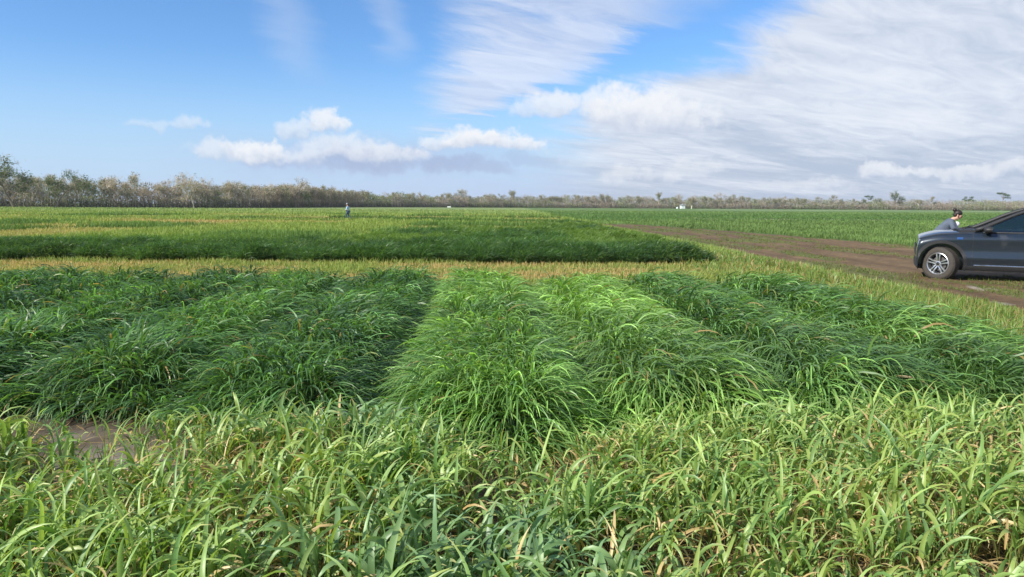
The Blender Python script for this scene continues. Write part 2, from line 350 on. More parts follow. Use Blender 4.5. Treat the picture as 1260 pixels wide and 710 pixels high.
def plot_blades(x0, x1, dens0, label_cols, seed):
    def dens(y): return dens0 * (5.5 / y) ** 1.15
    P = scatter(x0, x1, 4.3, 15.2, dens, 1.2); x, y = P[:, 0], P[:, 1]
    H = plot_h(x, y); k = H > .05; P = P[k]; x, y, H = x[k], y[k], H[k]; N = len(x)
    e_ = .12; gxx = (plot_h(x + e_, y) - plot_h(x - e_, y)) / (2 * e_); gyy = (plot_h(x, y + e_) - plot_h(x, y - e_)) / (2 * e_)
    lodge = ss(x, -1.1, 2.2)
    ang = fbm(x, y, .55, 91) * 2 * math.pi * 1.6
    fx = -gxx * 1.1 + lodge * 1.05 + (1 - lodge) * (-.05) + np.cos(ang) * (.55 - .2 * lodge)
    fy = -gyy * 1.1 - lodge * .75 - (1 - lodge) * .35 + np.sin(ang) * (.55 - .2 * lodge)
    cl = RNG.normal(0, .62, N)
    clump = (vn(x, y, 4.2, 95) - .5) * 1.6
    azi = np.arctan2(fy, fx) + cl + clump * (1 - .5 * lodge)
    lf = (y / 5.5) ** .5
    L = (.30 + .24 * RNG.random(N)) * (1 + .10 * lodge); Wd = (.0105 + .0095 * RNG.random(N)) * lf
    strength = np.clip(np.hypot(fx, fy), .2, 1.6)
    e0 = R(78) - R(44) * np.clip(strength * (.3 + .6 * lodge), 0, 1) + wob_(N, .26)
    bend = R(88) + R(62) * RNG.random(N) - (R(78) - e0) * .35
    top = RNG.random(N) ** .6
    z = np.maximum(H - L * (.26 + .26 * (1 - lodge)), 0) * top + .02
    n = fbm(x, y, .9, 101); r = RNG.random(N); kk_ = np.floor((x - PX0 - SLOPE * (y - 5)) / PW).astype(int); pt = np.select([kk_ == 0, kk_ == 1, kk_ == 2, kk_ == 3], [.05, .30, -.18, -.10], (vhash(kk_, kk_ * 0, 19) - .5) * .35); pt = np.where((kk_ >= 2) & (y < 8.5), pt + .15, pt)
    cb = lerp(label_cols[0], label_cols[1], ss(n * .6 + r * .4 + pt, .3, .7)); ct = cb * (1.4 + .7 * RNG.random(N))[:, None]; hl = RNG.random(N) < .2; cb[hl] *= 1.7; ct[hl] *= 2.0  # some blades coloured brighter, painting in sunlit glints
    blu = ss(fbm(x, y, .8, 111), .52, .68) * (.35 + .65 * r); cb = lerp(cb, DARKBLUE * 1.15, blu * .7); ct = lerp(ct, DARKBLUE * 1.7, blu * .7)
    ye = (RNG.random(N) < .02 + .10 * ss(fbm(x, y, 1.4, 121), .58, .72)); cb[ye] = YEL1 * .9; ct[ye] = YEL2
    q = RNG.random(N) < .012; cb[q] = TAN2; ct[q] = TAN
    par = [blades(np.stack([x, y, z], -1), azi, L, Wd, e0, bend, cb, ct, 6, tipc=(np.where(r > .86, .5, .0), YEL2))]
    # matted lower leaves and stems that fill the canopy
    xs = np.arange(max(x0, -12.5), min(x1, 5.6) + .05, .13); ys = np.arange(4.3, 15.2, .13)
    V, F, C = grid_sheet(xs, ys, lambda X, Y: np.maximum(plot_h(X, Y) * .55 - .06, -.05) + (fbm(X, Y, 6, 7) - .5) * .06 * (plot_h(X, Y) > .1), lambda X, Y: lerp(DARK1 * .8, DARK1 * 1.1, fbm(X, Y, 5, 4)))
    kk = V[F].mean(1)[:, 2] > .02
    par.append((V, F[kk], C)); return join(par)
lc = (DARK1 * 1.2, DARK2 * 1.45); rc = (DARK2 * 1.25, MID1 * 1.55)
bx = lambda y: PX0 + SLOPE * (y - 5)
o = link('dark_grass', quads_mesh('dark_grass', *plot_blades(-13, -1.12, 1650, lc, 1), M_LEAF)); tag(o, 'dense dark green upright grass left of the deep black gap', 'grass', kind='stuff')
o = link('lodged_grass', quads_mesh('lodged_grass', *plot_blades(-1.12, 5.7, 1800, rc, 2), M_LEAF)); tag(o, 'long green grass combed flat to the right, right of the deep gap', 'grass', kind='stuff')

# ------------------------------------------------------------------ second band of tall plots behind the stubble strip
def band_h(x, y):
    x = np.asarray(x, float); y = np.asarray(y, float); n = fbm(x, y, .9, 131)
    u = (x + .35 - SLOPE * (y - 22)) / PW; f = u - np.floor(u); dd = np.minimum(f, 1 - f) * PW
    h = (.22 + .50 * n) * (.72 + .28 * ss(dd, 0, .35))
    far = 29 + 4 * (fbm(x, x * 0, .4, 3) - .5) + 16 * ss(x, -8, -3) + 16 * ss(x, -1, 4)
    xr = 5.9 - 2.2 * (fbm(y, y * 0, .8, 4) - .5)
    rows = 1 - (ss(np.abs(y - 29.5), 1.9, 1.) + ss(np.abs(y - 38), 2.0, 1.1) + ss(np.abs(y - 48), 2.6, 1.4)) * (1 - .6 * ss(fbm(x, y * .3, .3, 66), .45, .6))
    return h * ss(y - 1.3 * fbm(x, x * 0, .9, 233) - .5 * vn(x, x * 0, 3., 234), 20.2, 20.8) * ss(-y, -far, -far + 1) * ss(-x, -xr - .2, -xr + .5) * rows
def band():
    P = scatter(-60, 7, 20.2, 60, lambda y: 1150 * (22 / y) ** 2.4 if y > 23.5 else 1400, 3)
    x, y = P.T; H = band_h(x, y); k = H > .06; x, y, H = x[k], y[k], H[k]; N = len(x)
    azi = np.arctan2(-.65 + wob_(N, .55), .25 + wob_(N, .7)); lf = (y / 22)
    L = .38 + .22 * RNG.random(N); Wd = (.014 + .008 * RNG.random(N)) * lf ** .8
    n = fbm(x, y, .35, 141); r = RNG.random(N)
    cb = lerp(DARK1 * 1.2, DARK2 * 1.35, ss(n * .6 + r * .4, .3, .7)); ct = cb * (1.3 + .6 * RNG.random(N))[:, None]
    ye = RNG.random(N) < .05 + .16 * ss(fbm(x, y, .5, 149), .45, .65); cb[ye] = MID2; ct[ye] = YEL1 * 1.1
    pm = ss(fbm(x * .55, y * .3, .45, 157), .42, .54) * ss(y, 24.5, 27) * .85; cb = lerp(cb, MID2 * 1.1, pm); ct = lerp(ct, YEL1 * 1.2, pm)
    z = np.maximum(H - L * .55, 0) * RNG.random(N) ** .5 + .01
    par = [blades(np.stack([x, y, z], -1), azi, L, Wd, R(80) + wob_(N, .22), R(70) + R(45) * RNG.random(N), cb, ct, 5)]
    xs = np.arange(-30, 7, .3); ys = np.arange(20.6, 60, .3)
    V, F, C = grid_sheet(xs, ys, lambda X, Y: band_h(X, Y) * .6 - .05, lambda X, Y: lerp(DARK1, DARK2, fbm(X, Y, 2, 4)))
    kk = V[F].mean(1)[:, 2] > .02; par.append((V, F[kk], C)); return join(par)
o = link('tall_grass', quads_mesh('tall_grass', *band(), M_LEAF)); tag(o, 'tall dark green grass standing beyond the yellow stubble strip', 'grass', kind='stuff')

# ------------------------------------------------------------------ stubble strip between the plots
def stubble():
    P = scatter(-24, 9.5, 13.0, 21.3, lambda y: 520 * (14 / y) ** .8, 2.5); x, y = P.T
    k = (plot_h(x, y) < .1) & (track_mask(x, y) < RNG.random(len(x)) * .8) & (x < 8.4); x, y = x[k], y[k]; N = len(x)
    n = fbm(x, y * 2, .45, 151); r = RNG.random(N); hh = .05 + .07 * RNG.random(N) + .05 * ss(n, .5, .7)
    g = ss(n * .75 + r * .25, .42, .62)
    cb = lerp(TAN * .95, YEL1 * 1.15, g); ct = lerp(TAN * 1.35, YEL2 * 1.25, g)
    gr = RNG.random(N) < .2; cb[gr] = MID2; ct[gr] = YEL1
    return blades(np.stack([x, y, 0 * x], -1), RNG.uniform(0, 6.28, N), hh * 1.5, .011 + .009 * r, R(70) + wob_(N, .4), R(80) * RNG.random(N), cb, ct, 3)
o = link('stubble', quads_mesh('stubble', *stubble(), M_DRY)); tag(o, 'short yellow and tan stubble strip between the grass plots', 'stubble', kind='stuff')

# ------------------------------------------------------------------ weeds between the last plot and the dirt track
def weeds():
    P = scatter(4.7, 8.4, 4.2, 31, lambda y: 1500 * (8 / y) ** 1.5, 1.5); x, y = P.T
    k = (plot_h(x, y) < .12) & (band_h(x, y) < .1) & (x + .4 * fbm(x, y, 1, 3) < 8.25 - .1 * np.maximum(y - 20, 0) * 0) & ~((y > 13.6) & (y < 22) & (x < 7.) & (RNG.random(len(x)) < .75)); x, y = x[k], y[k]; N = len(x)
    n = fbm(x, y, .8, 161); r = RNG.random(N); h = (.10 + .12 * r) * (.7 + .6 * n) * (1 - .5 * ss(x, 7.2, 8.3))
    cb = lerp(MID1 * .9, YEL1 * .8, ss(n * .6 + r * .4, .35, .75)); ct = cb * (1.2 + .5 * r)[:, None]
    t_ = RNG.random(N) < .18; cb[t_] = TAN2; ct[t_] = TAN
    return blades(np.stack([x, y, 0 * x], -1), RNG.uniform(0, 6.28, N), h * 1.5, (.008 + .006 * r) * (y / 8) ** .7, R(72) + wob_(N, .3), R(95) * RNG.random(N), cb, ct, 4)
o = link('weeds', quads_mesh('weeds', *weeds(), M_LEAF)); tag(o, 'short bright green weeds along the near edge of the dirt track', 'weeds', kind='stuff')
def track_weeds():
    P = scatter(7.2, 19, 8, 70, lambda y: 300 * (14 / y) ** 1.6, 2); x, y = P.T
    n = fbm(x, y * .22, 1.1, 57); k = (track_mask(x, y) > .3) & (n > .48) ; x, y = x[k], y[k]; N = len(x); r = RNG.random(N)
    cb = lerp(MID1, np.array((.13, .14, .04)), r); 
    return blades(np.stack([x, y, 0 * x + .02], -1), RNG.uniform(0, 6.28, N), .05 + .07 * r, .012 * (y / 14) ** .8 + 0 * r, R(60) + wob_(N, .4), R(70) * RNG.random(N), cb, cb * 1.35, 3)
o = link('sparse_weeds', quads_mesh('sparse_weeds', *track_weeds(), M_DRY)); tag(o, 'sparse low weeds greening the brown dirt track', 'weeds', kind='stuff')

# ------------------------------------------------------------------ foreground: broad leaved cereal, thin and half yellow
def tan_patch(x, y):
    m = np.zeros_like(x)
    for cx, cy, s in ((.16, 4.35, .42), (.75, 4.6, .3), (-1.5, 3.9, .35), (-1.15, 3.2, .3), (1.75, 3.5, .35), (2.5, 4.3, .45), (3.1, 3.6, .3), (-.4, 4.8, .3), (.9, 3.1, .22), (-2.5, 3.6, .35)):
        m = np.maximum(m, np.exp(-((x - cx) ** 2 + (y - cy) ** 2) / s ** 2))
    return m
def bare(x, y):
    m = ss(-x, 1.9, 2.6) * ss(y, 4.15, 4.45) * .97
    for cx, cy, sx_, sy_ in ((-2.2, 4.3, .38, .5), (-3.9, 5.1, 1.4, .35), (-1.55, 3.75, .22, .2), (.25, 4.25, .22, .25), (-3.0, 4.9, .7, .2)):
        m = np.maximum(m, np.exp(-(((x - cx) / sx_) ** 2 + ((y - cy) / sy_) ** 2)) * .93)
    return m
def foreground():
    NP = 3300
    x = RNG.uniform(-5.6, 5.6, NP * 2); y = RNG.uniform(1.7, 6.2, NP * 2)
    k = (np.abs(x) < .8 * y + 1.2) & (RNG.random(len(x)) > bare(x, y)) & (RNG.random(len(x)) < .30 + .9 * ss(fbm(x, y, 1.9, 191), .34, .56)) & (plot_h(x, y + .12) < .12) & ((y < 4.85 - .62 * np.exp(-((x + .1) / .62) ** 4) + .3 * (fbm(x, x * 0, 1.7, 193) - .5)) | (x > .8) & (y < 5.3) | (x > 4) & (RNG.random(len(x)) < .5))
    x, y = x[k], y[k]; n = len(x)
    Hs = (.09 + .24 * ss(fbm(x, y, .85, 171), .25, .75) + .07 * RNG.random(n)) * (1 - .22 * ss(y, 4.2, 4.8)) * (1 - .35 * tan_patch(x, y))
    vig = ss(fbm(x, y, .8, 175), .35, .65)
    blue = .9 * np.exp(-(((x + .15) / .8) ** 2 + ((y - 3.0) / .4) ** 2)) + .75 * np.exp(-(((x + .9) / .4) ** 2 + ((y - 4.5) / .5) ** 2)) + .3 * ss(fbm(x, y, 1.1, 177), .58, .72)
    blue = np.clip(blue, 0, 1); tanp = np.clip(tan_patch(x, y) * .8 + .35 * ss(fbm(x, y, 1.6, 181), .46, .66), 0, 1)
    pa = []
    m = 8; idx = np.repeat(np.arange(n), m); N = len(idx); j = np.tile(np.arange(m), n)
    paz = RNG.uniform(0, 6.28, n)
    azi = paz[idx] + j * 2.4 + wob_(N, .5)
    azi = np.arctan2(np.sin(azi) - .25, np.cos(azi) + .35)
    lvl = RNG.random(N) ** .8
    stemh = Hs[idx] * (.25 + .62 * lvl)
    off = .035 * RNG.random(N)
    P = np.stack([x[idx] + np.cos(azi) * off + wob_(N, .02), y[idx] + np.sin(azi) * off + wob_(N, .02), stemh], -1)
    L = (.17 + .18 * RNG.random(N)) * (.8 + .35 * vig[idx]); Wd = (.0150 + .0150 * RNG.random(N) ** 1.3) * (.85 + .5 * blue[idx])
    e0 = R(80) + wob_(N, .22) - (1 - lvl) * R(20); bend = R(50) + R(135) * RNG.random(N) * (1.1 - .2 * lvl)
    r = RNG.random(N); b_ = blue[idx][:, None]; t_ = tanp[idx]
    cb = lerp(np.array((.090, .185, .045)), np.array((.30, .40, .115)), r) * (1 - b_) + BLUEG * (.75 + .4 * r[:, None]) * b_
    ct = cb * (1.25 + .45 * RNG.random(N))[:, None]
    dead = RNG.random(N) < (.08 + .45 * (1 - lvl) ** 1.8 + .75 * t_ * (1.25 - lvl)); cb[dead] = lerp(TAN2 * 1.6, TAN * 1.3, RNG.random(dead.sum())); ct[dead] = lerp(TAN, np.array((.66, .55, .29)), RNG.random(dead.sum()))
    L[dead] *= .85; Wd[dead] *= .7; e0[dead] -= .3
    yl = (~dead) & (RNG.random(N) < .10 + .30 * t_); cb[yl] = YEL1 * 1.3; ct[yl] = YEL2 * 1.3
    pa.append(blades(P, azi, L, Wd, e0, bend, cb, ct, 8, twist=wob_(N, .8), sway=wob_(N, .5), fold=.28, pw=1.8, tipc=(np.where(RNG.random(N) < .25, .8, .0), TAN * 1.1)))
    # stems
    m = 4; idx = np.repeat(np.arange(n), m); N = len(idx)
    P = np.stack([x[idx] + wob_(N, .022), y[idx] + wob_(N, .022), 0 * x[idx]], -1)
    cb = lerp(YEL1 * .7, TAN2, RNG.random(N) * .8); ct = lerp(YEL1, MID2, RNG.random(N))
    pa.append(blades(P, RNG.uniform(0, 6.28, N), Hs[idx] * (.7 + .4 * RNG.random(N)), np.full(N, .0065), R(86) + wob_(N, .12), R(14) * RNG.random(N), cb, ct, 3, fold=.5))
    # litter of dead straw on the soil
    N = 38000; lx = RNG.uniform(-5.6, 5.4, N); ly = RNG.uniform(1.8, 6.1, N); k = (np.abs(lx) < .8 * ly + 1) & (RNG.random(N) > .85 * ss(-lx, 2.0, 2.6) * ss(ly, 4.2, 4.5)); lx, ly = lx[k], ly[k]; N = len(lx)
    cc = lerp(TAN2 * 1.2, TAN * 1.5, RNG.random(N))
    pa.append(blades(np.stack([lx, ly, .02 + .05 * RNG.random(N)], -1), RNG.uniform(0, 6.28, N), .06 + .14 * RNG.random(N), .003 + .004 * RNG.random(N), wob_(N, .3), wob_(N, .5), cc * .8, cc, 3))
    return join(pa)
o = link('cereal_plants', quads_mesh('cereal_plants', *foreground(), M_BROAD)); tag(o, 'broad leaved yellowing cereal plants filling the near foreground', 'crop', kind='stuff')

# ------------------------------------------------------------------ far field tufts
def far_tufts(right):
    parts = []
    P = []
    ys = np.geomspace(24, 240, 130)
    for a, b in zip(ys[:-1], ys[1:]):
        xa, xb = (7.5, .8 * b + 4) if right else (-(.8 * b + 4), 9.5)
        d = 900 * (24 / a) ** 2.35; nn = RNG.poisson(d * (xb - xa) * (b - a) * .19); P.append(np.stack([RNG.uniform(xa, xb, nn), RNG.uniform(a, b, nn)], -1))
    x, y = np.concatenate(P).T
    if not right: k = (band_h(x, y) < .08) & ((x < 7.8) | (y > 69)) & ~((y < 27) & (x < 7) & (x > 5.2) & (RNG.random(len(x)) < .3))
    else: k = (track_mask(x, y) < .35) & (x > 8.) & ((x > 14) | (y > 50)) 
    if not right: k = k & (y > 24)
    x, y = x[k], y[k]; c_, h = far_col(x, y); N = len(x); r = RNG.random(N)
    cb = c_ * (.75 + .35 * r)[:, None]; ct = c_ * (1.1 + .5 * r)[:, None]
    L = h * (.9 + .8 * r); Wd = .020 * (y / 24) ** 1.15 * (.7 + .6 * RNG.random(N))
    return blades(np.stack([x, y, 0 * x], -1), RNG.uniform(0, 6.28, N), L, Wd, R(78) + wob_(N, .2), R(80) * RNG.random(N), cb, ct, 3)
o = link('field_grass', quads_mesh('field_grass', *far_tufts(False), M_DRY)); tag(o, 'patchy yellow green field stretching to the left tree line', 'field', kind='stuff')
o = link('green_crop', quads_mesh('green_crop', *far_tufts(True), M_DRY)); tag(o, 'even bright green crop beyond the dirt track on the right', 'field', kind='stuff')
# ------------------------------------------------------------------ generic mesh builder
class MB:
    def __init__(s): s.v = []; s.f = []
    def add(s, v, f):
        n = len(s.v); s.v += [tuple(p) for p in v]; s.f += [tuple(i + n for i in q) for q in f]; return s
    def tube(s, pts, rad, n=8, cap=True):
        pts = [Vector(p) for p in pts]; rad = rad if hasattr(rad, '__len__') else [rad] * len(pts); vs = []; fs = []
        ref = Vector((0, 0, 1)) if abs((pts[-1] - pts[0]).normalized().z) < .9 else Vector((1, 0, 0))
        for i, p in enumerate(pts):
            d = (pts[min(i + 1, len(pts) - 1)] - pts[max(i - 1, 0)]).normalized(); a = d.cross(ref).normalized(); b = d.cross(a)
            for k in range(n):
                t = 2 * math.pi * k / n; vs.append(p + (a * math.cos(t) + b * math.sin(t)) * rad[i])
        for i in range(len(pts) - 1):
            for k in range(n): fs.append((i * n + k, i * n + (k + 1) % n, (i + 1) * n + (k + 1) % n, (i + 1) * n + k))
        if cap: fs += [tuple(range(n)), tuple(range((len(pts) - 1) * n, len(pts) * n))]
        return s.add(vs, fs)
    def box(s, c_, d, rz=0):
        c_ = Vector(c_); cz, sz = math.cos(rz), math.sin(rz); vs = []
        for z in (-.5, .5):
            for x, y in ((-.5, -.5), (.5, -.5), (.5, .5), (-.5, .5)):
                X, Y = x * d[0], y * d[1]; vs.append(c_ + Vector((X * cz - Y * sz, X * sz + Y * cz, z * d[2])))
        return s.add(vs, [(0, 3, 2, 1), (4, 5, 6, 7), (0, 1, 5, 4), (1, 2, 6, 5), (2, 3, 7, 6), (3, 0, 4, 7)])
    def loft(s, rings, close=True, cap=True):
        n = len(rings[0]); vs = [p for r_ in rings for p in r_]; fs = []
        for i in range(len(rings) - 1):
            for k in range(n if close else n - 1): fs.append((i * n + k, i * n + (k + 1) % n, (i + 1) * n + (k + 1) % n, (i + 1) * n + k))
        if cap: fs += [tuple(reversed(range(n))), tuple(range((len(rings) - 1) * n, len(rings) * n))]
        return s.add(vs, fs)
    def lathe_y(s, prof, n=48, c_=(0, 0, 0)):
        """profile [(radius, y)] turned about the y axis"""
        vs = []; fs = []; m = len(prof)
        for k in range(n):
            t = 2 * math.pi * k / n
            for r_, y in prof: vs.append((c_[0] + r_ * math.cos(t), c_[1] + y, c_[2] + r_ * math.sin(t)))
        for k in range(n):
            for i in range(m - 1): fs.append((k * m + i, ((k + 1) % n) * m + i, ((k + 1) % n) * m + i + 1, k * m + i + 1))
        return s.add(vs, fs)
    def build(s, name, mat, parent=None, smooth=True, bevel=0, solid=0, sub=0, auto=None):
        me = bpy.data.meshes.new(name); me.from_pydata(s.v, [], s.f); me.materials.append(mat)
        bm = bmesh.new(); bm.from_mesh(me); bmesh.ops.recalc_face_normals(bm, faces=bm.faces); bm.to_mesh(me); bm.free()
        for p in me.polygons: p.use_smooth = smooth
        if auto is not None and smooth: me.set_sharp_from_angle(angle=R(auto))
        o = link(name, me, parent)
        if solid: m = o.modifiers.new('solid', 'SOLIDIFY'); m.thickness = solid; m.offset = 0
        if bevel: m = o.modifiers.new('bevel', 'BEVEL'); m.width = bevel; m.segments = 2; m.limit_method = 'ANGLE'
        if sub: m = o.modifiers.new('sub', 'SUBSURF'); m.levels = m.render_levels = sub
        return o
def empty(name, loc, rz=0, s=1.):
    o = bpy.data.objects.new(name, None); COL.objects.link(o); o.location = loc; o.rotation_euler = (0, 0, rz); o.scale = (s, s, s); o.empty_display_size = .3; return o

# ------------------------------------------------------------------ trees
M_BARK = leaf_mat('bark', .85, .0, .2); M_TWIG = leaf_mat('twigs_and_leaves', .8, .22, .15, 1.0)
def tubes_mesh(segs, cols, n=5):
    """tapered limbs: (p0, r0, p1, r1)"""
    V = []; F = []; C = []
    for (a, ra, b, rb), c_ in zip(segs, cols):
        d = (b - a); L_ = np.linalg.norm(d) + 1e-9; d = d / L_; ref = np.array((1, 0, 0.)) if abs(d[2]) > .8 else np.array((0, 0, 1.))
        u = np.cross(d, ref); u /= np.linalg.norm(u); w = np.cross(d, u); t = np.arange(n) * 2 * math.pi / n
        ring = np.cos(t)[:, None] * u + np.sin(t)[:, None] * w; k = len(V) * 2 * n
        V.append(np.concatenate([a + ring * ra, b + ring * rb])); i = np.arange(n); F.append(np.stack([i, (i + 1) % n, (i + 1) % n + n, i + n], -1) + k); C.append(np.tile(c_, (2 * n, 1)))
    return np.concatenate(V), np.concatenate(F), np.concatenate(C)
def make_tree(rng, Ht, leafy, cols, bark, spread=.32, twigs=900, lsize=.16):
    segs = []; tips = []
    def grow(p, d, L_, r_, depth):
        m = 3; q = p
        for i in range(m):
            d = d + rng.normal(0, .13, 3); d[2] += .05; d /= np.linalg.norm(d); q2 = q + d * L_ / m; r2 = r_ * (1 - .22 * (i + 1) / m * 1.2)
            segs.append((q, r_ * (1 - .26 * i / m), q2, r2)); q = q2
            if depth >= 1: tips.append(q)
            if depth < 3 and rng.random() < .55 and (depth > 0 or i > 0): grow(q, side(d, rng, .9), L_ * .55, r_ * .45, depth + 1)
        if depth < 3:
            for _ in range(2 + (rng.random() < .5)): grow(q, side(d, rng, .5 + .25 * depth), L_ * (.55 + .2 * rng.random()), r_ * .55, depth + 1)
    def side(d, rng, a):
        v = rng.normal(0, 1, 3); v -= d * v.dot(d); v /= np.linalg.norm(v); o_ = d * math.cos(a) + v * math.sin(a); return o_ / np.linalg.norm(o_)
    grow(np.array((0, 0, 0.)), np.array((rng.normal(0, .06), rng.normal(0, .06), 1.)), Ht * .45, Ht * .018, 0)
    zmax = max(s_[2][2] for s_ in segs); k = Ht / zmax
    segs = [(a * k, ra * k, b * k, rb * k) for a, ra, b, rb in segs]; tips = np.array(tips) * k
    bc = [bark * (.8 + .4 * rng.random()) for _ in segs]
    trunk = tubes_mesh(segs, bc)
    idx = rng.integers(0, len(tips), twigs); c0 = tips[idx]
    P = c0 + rng.normal(0, Ht * .035, (twigs, 3)); P[:, 2] = np.clip(P[:, 2], .3, Ht * 1.03)
    clus = rng.random(len(tips))[idx]; isleaf = clus < leafy
    az_ = rng.uniform(0, 6.28, twigs); L_ = np.where(isleaf, lsize * 2.2, Ht * .085) * (.6 + .8 * rng.random(twigs)); Wd = np.where(isleaf, lsize * 1.5, Ht * .0045) * (.6 + .8 * rng.random(twigs))
    cc = np.where(isleaf[:, None], lerp(cols[0], cols[1], rng.random(twigs)), lerp(cols[2], cols[3], rng.random(twigs)))
    cc = cc * (1.4 + .55 * clus[:, None])
    cr = blades(P, az_, L_, Wd, rng.uniform(-.4, 1.3, twigs), rng.normal(0, .6, twigs), cc, cc * 1.1, 2, twist=rng.uniform(-1.5, 1.5, twigs))
    return trunk, cr
TC = np.array
olive = (TC((.065, .085, .032)), TC((.13, .15, .06)), TC((.20, .165, .13)), TC((.33, .28, .22)))
greyb = (TC((.10, .10, .055)), TC((.16, .15, .085)), TC((.24, .195, .15)), TC((.38, .32, .26)))
green_ = (TC((.045, .075, .025)), TC((.10, .14, .05)), TC((.15, .13, .09)), TC((.26, .22, .16)))
BK = TC((.42, .37, .30)); BKD = TC((.20, .17, .14)); BKW = TC((.62, .58, .50))
variants = []
trng = np.random.default_rng(5)
for i, (lf, cl, bk, tw) in enumerate([(.25, greyb, BK, 1300), (.45, olive, BKD, 1500), (.12, greyb, BKW, 1000), (.35, olive, BK, 1400), (.6, green_, BKD, 1700), (.2, greyb, BK, 1200), (.5, olive, BK, 1500), (.08, greyb, BKD, 1100), (.3, olive, BKW, 1300)]):
    t_, c_ = make_tree(trng, 10., lf, cl, bk, twigs=tw)
    variants.append((quads_mesh('trunk', *t_, M_BARK), quads_mesh('crown', *c_, M_TWIG)))
def put_tree(x, y, h, vi, label, group, name='bare_tree', rz=None, sx=1.):
    t, c_ = variants[vi] if isinstance(vi, int) else vi
    o = empty(name, (x, y, -.05), random.uniform(0, 6.28) if rz is None else rz); o.scale = (h / 10 * sx, h / 10 * sx, h / 10)
    tag(o, label, 'tree', group); link('trunk', t, o); link('crown', c_, o); return o
# line of the wood edge: (x, y, height) in metres, left end near, falling away to the right
EDGE = [(-215, 225, 10.2), (-150, 245, 9.7), (-118, 270, 9.3), (-100, 295, 9.3), (-95, 345, 9.6), (-88, 400, 9.2), (-60, 450, 8.6), (0, 500, 8.3), (60, 520, 8.6), (150, 535, 8.6), (215, 545, 8.2), (300, 535, 8.6), (330, 520, 9), (420, 540, 9.5)]
ZONES = [('grey brown bare tree in the near left stretch of the distant tree line', 'bare trees at the left end of the tree line'),
         ('small bare tree in the far middle stretch of the distant tree line', 'bare trees in the middle of the tree line'),
         ('thin hazy tree in the sparse right hand stretch of the distant tree line', 'thin trees at the right of the tree line')]
seglen = [math.hypot(b[0] - a[0], b[1] - a[1]) for a, b in zip(EDGE, EDGE[1:])]
def edge_at(s):
    for (a, b), l in zip(zip(EDGE, EDGE[1:]), seglen):
        if s <= l: t = s / l; return [a[k] * (1 - t) + b[k] * t for k in range(3)] + [(b[0] - a[0]) / l, (b[1] - a[1]) / l]
        s -= l
    return list(EDGE[-1]) + [1, 0]
tot = sum(seglen); NTREE = 285; s = 0.
steps = []
while s < tot and len(steps) < 284:
    x, y, h, ux, uy = edge_at(s); steps.append((x, y, h, ux, uy)); 
    s += (1.9 if x < -90 else 2.9 if x < 215 else 5.2) * tot / 860 * random.uniform(.4, 1.6)
for i, (x, y, h, ux, uy) in enumerate(steps):
    back = random.random() ** 1.3 * 16 + .5; zx = 0 if x < -86 else 1 if x < 222 else 2
    vi = random.choice((0, 2, 3, 5, 5, 7, 1, 8) if zx == 0 else (0, 3, 5, 7, 8, 1, 6) if zx == 1 else (0, 1, 3, 4, 6, 8))
    px_, py_ = x - uy * back * -1 * -1, y + abs(ux) * back + abs(uy) * back * .3
    hh = h * random.uniform(.75, 1.15) * (1.25 if random.random() < .06 else 1) * (random.uniform(.7, 1.25) if zx == 2 else 1)
    put_tree(px_, py_, hh, vi, *ZONES[zx], sx=random.uniform(.95, 1.3))
print('trees', len(steps))
# singled-out trees
big = make_tree(np.random.default_rng(8), 10., .72, green_, BKD, twigs=5200, lsize=.12)
BIG = (quads_mesh('trunk', *big[0], M_BARK), quads_mesh('crown', *big[1], M_TWIG))
put_tree(-146, 218, 14.6, BIG, 'tallest dark leafy tree at the far left edge of the view', None, 'leafy_tree', 1.0, 1.35)
put_tree(-139, 226, 11.2, BIG, 'second dark leafy tree just right of the tallest one at the left edge', None, 'leafy_tree', 3.2, 1.3)
put_tree(-107, 250, 9.2, 5, 'pale bare tree standing forward of the left wood, its trunk in the open', None, 'bare_tree', .4)
def umbrella_tree(seed):
    rng = np.random.default_rng(seed); segs = []; P = []
    p = np.array((0, 0, 0.))
    for i in range(6): q = p + np.array((rng.normal(0, .12), rng.normal(0, .12), 1.35)); segs.append((p, .16 - .012 * i, q, .15 - .012 * i)); p = q
    for k in range(11):
        a = k * 2.4; r_ = 1.2 + 1.9 * rng.random(); e_ = p + np.array((math.cos(a) * r_, math.sin(a) * r_, rng.uniform(-1.4, 1.7))); segs.append((p - np.array((0, 0, rng.uniform(0, 2.5))), .07, e_, .02)); P.append(e_)
    P = np.array(P)[rng.integers(0, 11, 1500)] + rng.normal(0, 1, (1500, 3)) * (.55, .55, .22)
    cc = lerp(green_[0], green_[1] * 1.2, rng.random(1500)); n = 1500
    return tubes_mesh(segs, [BKD] * len(segs)), blades(P, rng.uniform(0, 6.28, n), np.full(n, .3), np.full(n, .2), rng.uniform(-.4, 1.3, n), wob_(n, .5), cc, cc, 2)
for sd, x, y, h, lb in ((2, 332, 505, 12.2, 'tallest flat topped tree standing above the right hand tree line'), (3, 311, 508, 9.8, 'flat topped tree just left of the tallest one over the right tree line'), (6, 246, 515, 9.8, 'rounded green tree in the right tree line, left of the bending person')):
    a = umbrella_tree(sd); put_tree(x, y, h, (quads_mesh('trunk', *a[0], M_BARK), quads_mesh('crown', *a[1], M_TWIG)), lb, None, 'flat_topped_tree', 0)
